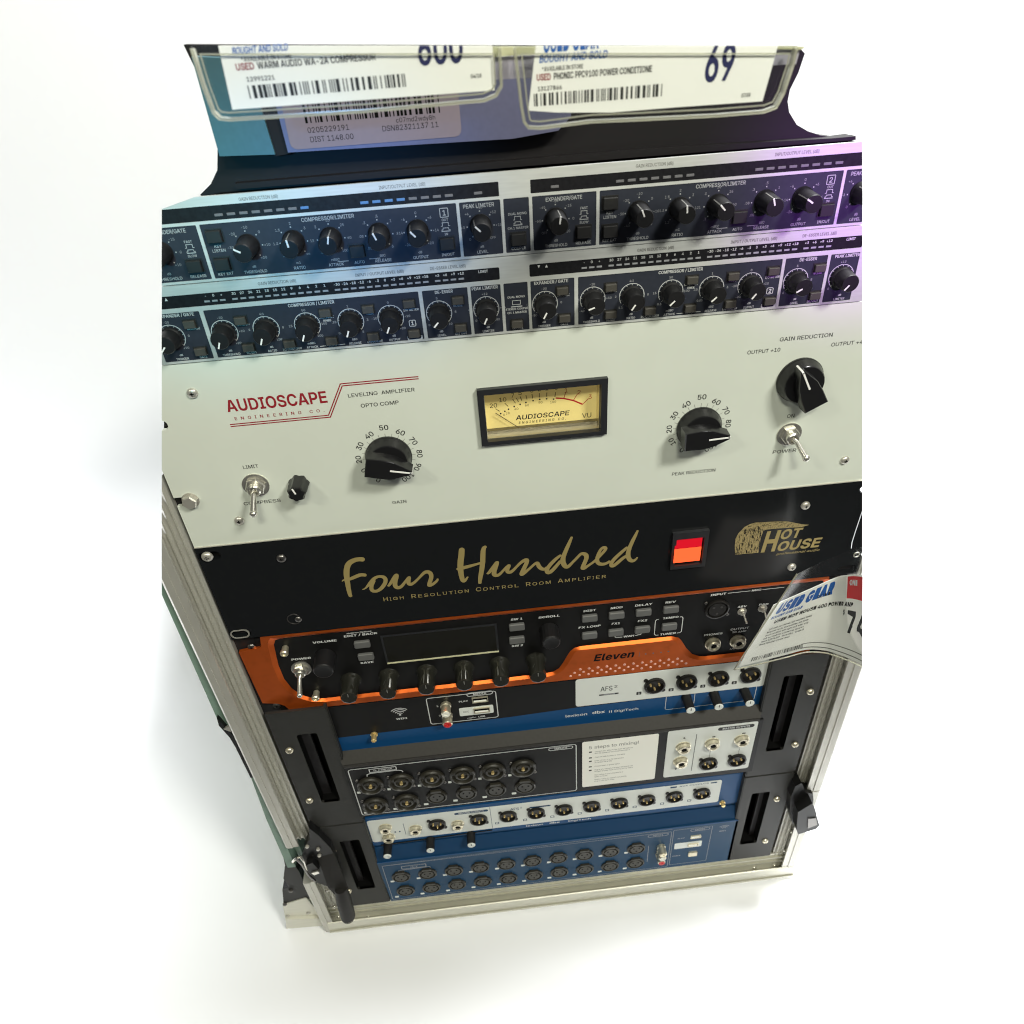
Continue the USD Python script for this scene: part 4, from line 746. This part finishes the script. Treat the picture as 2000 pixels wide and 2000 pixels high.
usb(m1, -61.8, -189.2, 0, 6.8, 3.2); usb(m1, -61.4, -203.2, -.3, 7, 3.2)
rca(m1, -91.2, -191.6, 0, 'rca_white'); rca(m1, -91.4, -205.4, 0, 'rca_red')
MX(m1, 'antenna_socket', -156.6, -219.2, lathe([(3.2, 0), (3.2, 1.6), (2.4, 1.8), (2.4, 7.4), (1.8, 8), (.9, 8), (.8, 7)], 12), 'brass', .6)
k = Ink(YB, .08)
k.frame(-189.4, -341.6, 20.6, -266.6, .85, 3); pill(k, -5.6, -272.8, 17.4, -268.4, .7); k.text('INPUTS', 5.9, -271.8, 2.2, 700, w=12)
k.frame(-170.6, -274.6, -145.4, -269.2, .8, .6); k.text('Hi-Z SWITCH', -158, -273, 2, 600, w=17); k.line([(-173.6, -280), (-173.2, -277), (-169.6, -275.6), (-145.6, -275.4), (-141.6, -276.4), (-140.6, -279)], .9)
k.put(m1, 'print_white')
for i, x in enumerate((-173, -144.4, -115.8, -87.2, -58.9, -30.3)): combo(m1, x, -293.4, YB)
for x in (-174, -144.2): combo(m1, x, -326.6, YB)
for x in (-114.8, -86.2, -58, -29.6): combo(m1, x, -323.6, YB, True)
for i, x in enumerate((-185.5, -157.2, -128.6, -100, -71.6, -43.2)): tag_num(m1, x, -303.4, YB, w=1.6)
for x, z in ((-184.6, -337.4), (-156.2, -336.8), (-126.4, -334.8), (-98, -334.5), (-69.6, -334.3), (-41, -334)): tag_num(m1, x, z, YB)
cd = face(m1, 'steps_card', rrect(25.8, -337.2, 97.4, -265.6, 1.8), YB - .3, 'card', .25)
k = Ink(YB - .3, .06); k.text('5 steps to mixing!', 31.6, -277.0, 4.4, 400, w=47.6, anchor='l'); k.put(cd, 'print_grey', 'heading')
k = Ink(YB - .3, .06)
for z, t in ((-282.6, 'Connect your tablet to the mixer wifi network'), (-285.4, 'with the password soundcraft and open it'), (-291.4, 'Open the web browser on the tablet'), (-297.0, 'Enter 10.10.1.1 in the address bar'), (-299.6, 'and press the go key'), (-305.6, 'Choose tablet or phone layout'), (-311.4, 'Plug in your microphones and instruments, set'), (-314.2, 'the gain of every input and bring up the faders'), (-319.8, 'Start mixing on your smartphone or'), (-322.8, 'tablet computer'), (-327.4, 'Register online for support and updates'), (-330.2, 'of your new digital mixer')): k.text(t, 37.6, z, 1.55, 400, anchor='l', stretch=.82)
for z in (-282.4, -291.2, -296.8, -305.4, -311.2): k.rect(32.2, z - .3, 35, z + 1.5, .3)
k.put(cd, 'print_black')
ms = face(m1, 'master_strip', rrect(105.8, -336.8, 190.6, -263.6, 2.4), YB - .3, 'strip_white', .25)
k = Ink(YB - .3, .08); k.rect(133.0, -330.4, 133.6, -272.6); k.text('5', 121, -326.6, .1); tri(k, 121.8, -276.2, 1.3, True)
for x in (116.6, 123): k.rect(x, -325.6, x + 1.6, -323.4, .4)
k.rect(148.5, -280.6, 151.6, -279, .4); k.rect(177, -280.4, 180.4, -278.8, .4); k.rect(149.0, -312, 149.3, -298); k.rect(177.4, -312, 177.7, -298)
k.poly(Polygon(rrect(153, -271.6, 187.4, -266.8, 2.2)))
for x in (149.8, 178.4): k.text('MAIN', x, -284, 1.3, 500)
k.put(ms, 'print_black')
k = Ink(YB - .3, .16); k.text('MASTER OUTPUTS', 170.2, -270.4, 2.4, 700, w=26); k.put(ms, 'print_white')
for x, z in ((121.8, -289.6), (121.0, -312.2), (149.4, -289), (177.6, -288.6)): jack(m1, x, z, YB - .3, 1.08)
for x, z in ((149, -320.6), (177.2, -320.4)): xlr_male(m1, x, z, YB - .3, 8.8)

m2 = thing('stage_mixer', 'blue rack stage mixer with white output strip at the bottom of the rack', 'audio mixer', (0, 0, -500), ends=ENDS)
rear_ears(m2, -514.6, -354.5, SL2, [(-229.4, -398.4), (-229.4, -480.8), (229.6, -398.6), (229.8, -480.6)])
part(m2, 'top_bevel', hull([P3(x, z, Y) for x, Y, z in ((-190.4, 8, -340), (194, 8, -339), (-190.8, .6, -347.8), (194.5, .6, -343.8), (-190.8, 3, -352), (194.5, 3, -352))]), 'mixer_blue')
face(m2, 'upper_panel', [(-191, -347.6), (195, -344.4), (198.5, -393.2), (191, -396.4), (-191.6, -397.4)], 0.4, 'mixer_blue')
st2 = face(m2, 'output_strip', rrect(-187.4, -391.4, 166.8, -352.6, 2.4), 0, 'strip_white', .3)
for x in (-120.4, -78.6, -49.1, -20.9, 7.2, 35.3, 63.4, 91.4, 119.6, 147.7): xlr_male(m2, x, -371.4, 0, 8.8)
for x, z in ((-171, -366.8), (-170.6, -384.2), (-142.5, -375.2), (-100.2, -375.4)): jack(m2, x, z, 0, 1.0)
k = Ink(0, .08)
k.rect(-153.4, -383.6, -152.9, -363.6); k.rect(-66.4, -391, -66.0, -353); k.poly(Polygon(rrect(-101.8, -359.4, -68.2, -356.0, 1.6))); k.text('AFS', -42, -363.4, 4.4, 500, w=9).text('2', -35.4, -361.0, 2.4, 500)
k.rect(-27.4, -363, -6, -360.8, .8); k.rect(114.4, -356.8, 121.2, -354.4, .8); k.rect(155.2, -356.6, 162, -354.6, .8); k.text('AUX OUTPUTS', 138.6, -356.4, 2.0, 600, w=30)
for x in (-163.6, -159.2): k.rect(x, -378, x + 1.6, -376)
for i, x in enumerate((-61, -32.6, -4.8, 23.2, 51.3, 79.6, 107.8, 136)): k.frame(x - 2, -384.4, x + 2, -380.8, .7, .3)
k.put(st2, 'mixer_blue_dark')
k = Ink(0, .14); k.text('MASTER OUTPUTS', -85, -358.6, 1.9, 700, w=25); k.put(st2, 'print_white')
k = Ink(.4, .1); k.text('lexicon', -23.4, -395.6, 2.8, 600, w=18).text('dbx', -2.8, -395.4, 3.0, 800, w=11).text('DigiTech', 23.2, -395.6, 2.6, 600, w=24); k.put(m2, 'print_white')
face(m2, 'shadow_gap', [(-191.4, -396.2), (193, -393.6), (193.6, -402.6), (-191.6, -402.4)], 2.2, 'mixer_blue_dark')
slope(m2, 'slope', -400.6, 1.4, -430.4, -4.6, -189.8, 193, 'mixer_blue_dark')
k = Ink(.4, .1)
k.put(m2, 'print_white')
for x, z, a in ((-173.6, -398.2, -15), (-130.2, -397, 90), (-88.8, -396, 90)): lip_knob(m2, x, z, .4, 12.2, a)
part(m2, 'knob_rail', slab([(-181, -398.4), (-66.6, -394.6), (-66.6, -395.6), (-180.4, -399.6)], -.6, .2), 'mixer_black')
MX(m2, 'antenna_socket', 171.2, -392.8, lathe([(3, 0), (3, 1.6), (2.2, 1.8), (2.2, 4.4), (1.6, 5), (.8, 5)], 12), 'brass', .4)
YD = -5.
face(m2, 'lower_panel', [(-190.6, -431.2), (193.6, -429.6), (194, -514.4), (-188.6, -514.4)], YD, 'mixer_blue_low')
part(m2, 'lower_edge', hull([P3(x, z, Y) for x in (-190.4, 193.6) for z, Y in ((-430, -4.4), (-431.4, -5.4), (-433.2, -5.4), (-433, -3))]), 'mixer_blue')
k = Ink(YD, .08)
k.line([(-187, -438.6), (122.6, -434.0)], .5); k.frame(-186.6, -511.6, 122.4, -438.6, .55, 1.6); k.frame(124, -508.8, 166.4, -436.6, .5, 1.2); k.rect(98.2, -495.6, 98.8, -461.8)
k.frame(-167.4, -450.0, -141.0, -443.6, .9, .6); k.line([(-171.6, -455), (-170.8, -451.6), (-138, -450.4), (-137, -453.4)], .9); pill(k, 96.4, -445.2, 119, -440.2, .7); pill(k, 142.6, -443.4, 164, -438.8, .7)
k.text('INPUTS', 107.6, -443.8, 2.1, 700, w=11).text('MEDIA', 153.2, -442.2, 2.0, 700, w=11).text('Hi-Z', -154, -448.4, 2.4, 600).text('PLAY', 133.6, -455.6, 1.9, 700, w=7.6).text('USB B', 131, -491.6, 1.9, 700, w=9).text('WIFI', 178.4, -450.6, 2.2, 800, w=7.6)
for r in (3, 5.2, 7.4): k.line(arc(179.4, -446.2, r, 44, 136, 9), .75)
k.put(m2, 'print_dim')
for i in range(10):
    combo(m2, -170 + 28.3 * i, -463.6, YD, True); combo(m2, -169.6 + 28.3 * i, -494.0, YD, True)
    tag_num(m2, -180.6 + 28.3 * i, -472.2 + .12 * i, YD); tag_num(m2, -181 + 28.3 * i, -506.2 + .2 * i, YD)
rca(m2, 112.2, -466, YD, 'jack_nickel'); rca(m2, 112, -474, YD, 'rca_white'); rca(m2, 111.6, -482.6, YD, 'rca_red')
usb(m2, 149.4, -454.2, YD, 5.6, 2.4); face(m2, 'rec_plate', rrect(127.4, -476, 157.6, -464.6, 1.2), YD - .25, 'strip_white', .2); usb(m2, 148, -470.2, YD - .3, 5.8, 2.4)
MX(m2, 'usb_port', 149.2, -489.4, rbox(-5, -4, 5, 4, 0, 1.6, 1, .4), 'jack_nickel', YD)

# ------------------------------------------------------------------ price tags.  Curved tag hanging at the right
def smooth_line(pts, n):
    p = np.array(pts, float); d = np.concatenate([[0], np.cumsum(np.linalg.norm(np.diff(p, axis=0), axis=1))]); d /= d[-1]
    from scipy.interpolate import PchipInterpolator
    return np.stack([PchipInterpolator(d, p[:, i])(np.linspace(0, 1, n)) for i in range(p.shape[1])], 1)
def patch(bottom, topl, nu=33, nv=9, off=0., th=.25):
    """A bent sheet between two edges; each point is (x, z on the front plane, depth Y)."""
    b, t = smooth_line(bottom, nu), smooth_line(topl, nu); v = []
    for j in range(nv):
        q = b + (t - b) * j / (nv - 1); X, Z = dep(q[:, 0], q[:, 1], q[:, 2]); v.append(np.stack([X, q[:, 2] + off, Z], 1))
    v = np.array(v); A = v.reshape(-1, 3); B = A + (0, th, 0); n = len(A); f = []
    for j in range(nv - 1):
        for i in range(nu - 1):
            a, c, d, e = j * nu + i, j * nu + i + 1, (j + 1) * nu + i + 1, (j + 1) * nu + i
            f += [(a, c, d), (a, d, e), (n + a, n + d, n + c), (n + a, n + e, n + d)]
    rim = [i for i in range(nu)] + [j * nu + nu - 1 for j in range(1, nv)] + [(nv - 1) * nu + i for i in range(nu - 2, -1, -1)] + [j * nu for j in range(nv - 2, 0, -1)]
    for a, c in zip(rim, rim[1:] + rim[:1]): f += [(a, n + c, c), (a, n + a, n + c)]
    return trimesh.Trimesh(np.vstack([A, B]), np.array(f), process=False), v
t3 = thing('price_tag', 'bent white price tag with red corner hanging at the right side of the rack', 'price tag', (215, -45, -140))
PB = [(161.2, -184.4, -52), (182, -180, -47), (203, -175.4, -43), (218.5, -172.2, -42), (234, -175.4, -45), (248, -182.6, -51), (273.2, -199.6, -62)]
PT = [(180.4, -114.2, -52), (195, -107, -47), (212, -98.6, -43), (224, -92.6, -42), (230.6, -90.2, -45), (238, -90.0, -50), (248.4, -92.4, -58)]
pm, pv = patch(PB, PT, off=0, th=.2); paper = part(t3, 'paper', pm, 'paper', smooth=40)
SB = [(157.2, -186.4, -52), (180, -182.4, -47), (203, -177.6, -43), (218.5, -174.2, -42), (234, -177.4, -45), (248, -184.6, -51), (273.4, -201.6, -62)]
ST = [(193.4, -82.2, -52), (203, -76.8, -48), (214, -71, -45), (224.5, -66.4, -44), (231, -63.4, -46), (236, -61.6, -49), (240.6, -61.0, -52)]
sm, sv = patch(SB, ST, off=-.9, th=.12); part(t3, 'clear_sleeve', sm, 'clear_film', smooth=40)
part(t3, 'sleeve_edge', tube(np.vstack([sv[:, 0][::-1], sv[0, 1:]]), .55, 6), 'film_edge', smooth=True)
def on_paper(v):
    """Print on the bent paper: v in (0..1 across, 0..1 up)."""
    nv, nu = pv.shape[:2]; a = np.clip(v[:, 0], 0, 1) * (nu - 1); b = np.clip(v[:, 1], 0, 1) * (nv - 1); i = np.minimum(a.astype(int), nu - 2); j = np.minimum(b.astype(int), nv - 2); p, q = (a - i)[:, None], (b - j)[:, None]
    w = (pv[j, i] * (1 - p) * (1 - q) + pv[j, i + 1] * p * (1 - q) + pv[j + 1, i] * (1 - p) * q + pv[j + 1, i + 1] * p * q); w[:, 1] -= .12; return w
def uv_text(k, t, u, v, h, w, wt=700, shear=0., skew=.0):
    """Width w and cap height h in fractions of the sheet."""
    q = Ink(); q.text(t, 0, 0, 1.0, wt, w=1.0, anchor='l', shear=0)
    for a, f in zip(q.v, q.f):
        # split long edges so that print follows the bend
        k.add(np.stack([u + a[:, 0] * w + a[:, 1] * shear * h, v + a[:, 1] * h + a[:, 0] * skew], 1), f - f.min())
k = Ink(); uv_text(k, 'USED GEAR', .075, .80, .155, .56, 900, .22); uv_text(k, 'BOUGHT AND SOLD', .06, .735, .04, .30, 600, .2); k.put(paper, 'label_blue', 'lettering', on_paper)
k = Ink()
uv_text(k, 'USED HOT HOUSE 400 POWER AMP', .115, .64, .052, .76, 700, .12)
for i, (t, w) in enumerate((('100 watts per channel, rack mounted, tested', .37), ('Balanced inputs, dual supplies, low noise', .35), ('Good condition with light rack wear only', .36), ('Ask our staff for a listening session', .33), ('Stock 12991207   Store 214   Grade B', .34), ('Price includes power lead', .24))): uv_text(k, t, .10 - .004 * i, .545 - .048 * i, .026, w, 400)
uv_text(k, '$', .765, .535, .06, .022, 600); uv_text(k, '7', .80, .32, .27, .125, 700, .02); uv_text(k, '4', .925, .32, .27, .13, 700, .02)
uv_text(k, 'SOLD', .47, .80, .045, .16, 600, .2)
k.put(paper, 'print_black', 'lettering', on_paper)
k = Ink(); k.barcode(.075, .045, .45, .115, 34, 9)
for a, b in ((.43, .115), (.43, .045)):
    for i in range(14): u0, u1 = .43 + .57 * i / 14, .43 + .57 * (i + 1) / 14; k.add([(u0, b - .006), (u1, b - .006), (u1, b + .006), (u0, b + .006)], [(0, 1, 2), (0, 2, 3)])
k.put(paper, 'print_grey', 'barcode', on_paper)
k = Ink()
for i in range(8): u0, u1 = .80 + .2 * i / 8, .80 + .2 * (i + 1) / 8; k.add([(u0, .735), (u1, .735), (u1, .985), (u0, .985)], [(0, 1, 2), (0, 2, 3)])
k.put(paper, 'label_red', 'red_block', on_paper)
k = Ink(); uv_text(k, 'ONE', .825, .885, .06, .10, 800); w_ = lambda v: on_paper(v) - (0, .08, 0); k.put(paper, 'print_white', 'red_block_text', w_)
part(t3, 'string', tube([P3(232.4, -62.5, -50), P3(231.6, -57, -46), P3(231.8, -46, -40), P3(232.6, -27.5, -30)], .28, 6), 'print_dim')
part(t3, 'eyelet', tube([P3(238.2 + 2.2 * math.cos(a), -69.5 + 2.2 * math.sin(a), -51) for a in np.linspace(0, 6.28, 13)], .5, 6), 'steel', smooth=True)

# the price rail and the two tags that hang from it in front of the top
YT = -100.
def slabT(poly, Y0, Y1): return world(ext(Polygon([(x, z) for x, z in poly]).buffer(0), -Y1, -Y0))
cutz = lambda x: 280.9 - (x + 22.8) * .0640
pr = thing('price_rail', 'pale plastic price rail running behind the two top price tags', 'price rail', (0, YT + 4, 275))
part(pr, 'upper_strip', slabT([(-108, 278), (-108, cutz(-108) - .5), (92, cutz(92) - .5), (91, 272.2), (60, 274.6), (-16, 277.2)], YT + 3, YT + 5), 'rail_cream')
part(pr, 'lower_strip', slabT([(-108, 272), (-108, 278.6), (-16, 277.0), (60, 274.4), (91, 272.4), (90.2, 267.6), (40, 268.8), (-16, 270)], YT + 4.6, YT + 6.5), 'rail_lilac')
def fillet(poly, r): return list(Polygon(poly).buffer(-r).buffer(r, quad_segs=5).exterior.coords)[:-1]
def tagsheet(label, sleeve, paper_poly):
    t = thing('price_tag', label, 'price tag', (np.mean([p[0] for p in paper_poly]), YT, 270))
    a = part(t, 'paper', slabT(paper_poly, YT - .15, YT + .15), 'paper')
    part(t, 'clear_sleeve', slabT(sleeve, YT - 1.0, YT - .8), 'clear_film'); part(t, 'back_sleeve', slabT(sleeve, YT + .8, YT + 1.0), 'clear_film')
    s = Polygon(sleeve); cut_ = Polygon([(-200, cutz(-200) - .8), (200, cutz(200) - .8), (200, 240), (-200, 240)])
    part(t, 'sleeve_rim', world(ext(s.buffer(.25).difference(s.buffer(-.75)).intersection(cut_), 100 - 1.4, 100 + 1.5)), 'film_edge')
    part(t, 'inner_seam', world(ext(s.buffer(-2.2).difference(s.buffer(-2.7)).intersection(cut_), 100 + .9, 100 + 1.2)), 'film_edge')
    return t, a
def tz(x0, x1, z0, z1): return lambda x: z0 + (z1 - z0) * (x - x0) / (x1 - x0)
sl = [(-125, cutz(-125))] + [(-124.6, 276), (-123.6, 267.5), (-122, 265.2), (-118.5, 264.5), (-70, 263.8), (-27, 264.2), (-22.4, 265.6), (-20.2, 268.5), (-20.0, cutz(-20))]
tl, pl_ = tagsheet('left of the two white barcode price tags before the top of the rack', sl, [(-116.0, cutz(-116)), (-116.7, 267.7), (-22.9, 267.3), (-22.7, cutz(-22.7))])
def ink_tag(parent, fn, material, name='lettering'):
    k = Ink(0, 0); fn(k); part(parent, name, k.mesh(lambda v: np.stack([v[:, 0], np.full(len(v), YT - .25), v[:, 1]], 1)), material, kind='stuff')
def clipped(k, s): k.poly(s.intersection(Polygon([(-200, cutz(-200)), (200, cutz(200)), (200, 200), (-200, 200)])))
ink_tag(pl_, lambda k: (k.text('BOUGHT AND SOLD', -112, 284.0, 2.0, 700, w=19, anchor='l', shear=.2)), 'label_blue')
ink_tag(pl_, lambda k: (k.text('*AVAILABLE IN STORE', -109.6, 281.7, 1.35, 600, w=17.4, anchor='l'), k.text('WARM AUDIO WA-2A COMPRESSOR', -104.6, 279.3, 2.0, 700, w=41, anchor='l'), k.text('12991221', -109.4, 275.8, 1.35, 600, w=10, anchor='l'), k.text('04/18', -29.2, 271.6, 1.2, 600, w=4)), 'print_black')
ink_tag(pl_, lambda k: k.text('USED', -112.0, 279.3, 2.0, 700, w=6.4, anchor='l'), 'print_red')
ink_tag(pl_, lambda k: k.barcode(-109.6, 270.6, -54, 274.6, 40, 21), 'print_black', 'barcode')
def price(k, t, x0, z0, h, w, ex=()):
    q = Ink(0, 0); q.text(t, x0, z0, h, 700, w=w, anchor='l', shear=.06)
    for v, f in zip(q.v, q.f):
        tris = [Polygon(v[i]) for i in f - f.min()]; clipped(k, union_all([p for p in tris if p.is_valid and p.area > 1e-6]).buffer(.01))
ink_tag(pl_, lambda k: price(k, '600', -49.5, 276.6, 9.6, 16.5), 'label_navy', 'price')
sr = [(-15.3, cutz(-15.3)), (-13.8, 262), (-13.0, 256.4), (-11.4, 254.4), (-7, 253.8), (12, 254.6), (30, 254.0), (60, 253.2), (78, 253.2), (82.6, 254.4), (84.8, 259), (86.9, 268.2), (87.4, cutz(87.4))]
trr, pr_ = tagsheet('right of the two white barcode price tags before the top of the rack', sr, [(-7.4, cutz(-7.4)), (-11.0, 260.0), (0, 258.6), (20, 257.2), (45, 257.2), (77.3, 256.9), (80.4, cutz(80.4))])
ink_tag(pr_, lambda k: (price(k, 'USED GEAR', -5, 277.6, 6, 20), k.text('BOUGHT AND SOLD', -6.6, 274.6, 2.3, 700, w=24.6, anchor='l', shear=.2)), 'label_blue')
ink_tag(pr_, lambda k: (k.text('*AVAILABLE IN STORE', -5.6, 272.0, 1.3, 600, w=15, anchor='l'), k.text('PHONIC PPC9100 POWER CONDITIONE', -1.4, 269.2, 2.0, 700, w=36, anchor='l'), k.text('13127866', -7.4, 266.0, 1.3, 600, w=9, anchor='l'), k.text('07/08', 70.6, 258.8, 1.2, 600, w=3.6)), 'print_black')
ink_tag(pr_, lambda k: k.text('USED', -7.6, 269.2, 2.0, 700, w=5.2, anchor='l'), 'print_red')
ink_tag(pr_, lambda k: k.barcode(-8.8, 261.2, 39, 265.2, 38, 33), 'print_black', 'barcode')
ink_tag(pr_, lambda k: price(k, '69', 53.6, 264.6, 11.6, 11.4), 'label_navy', 'price')
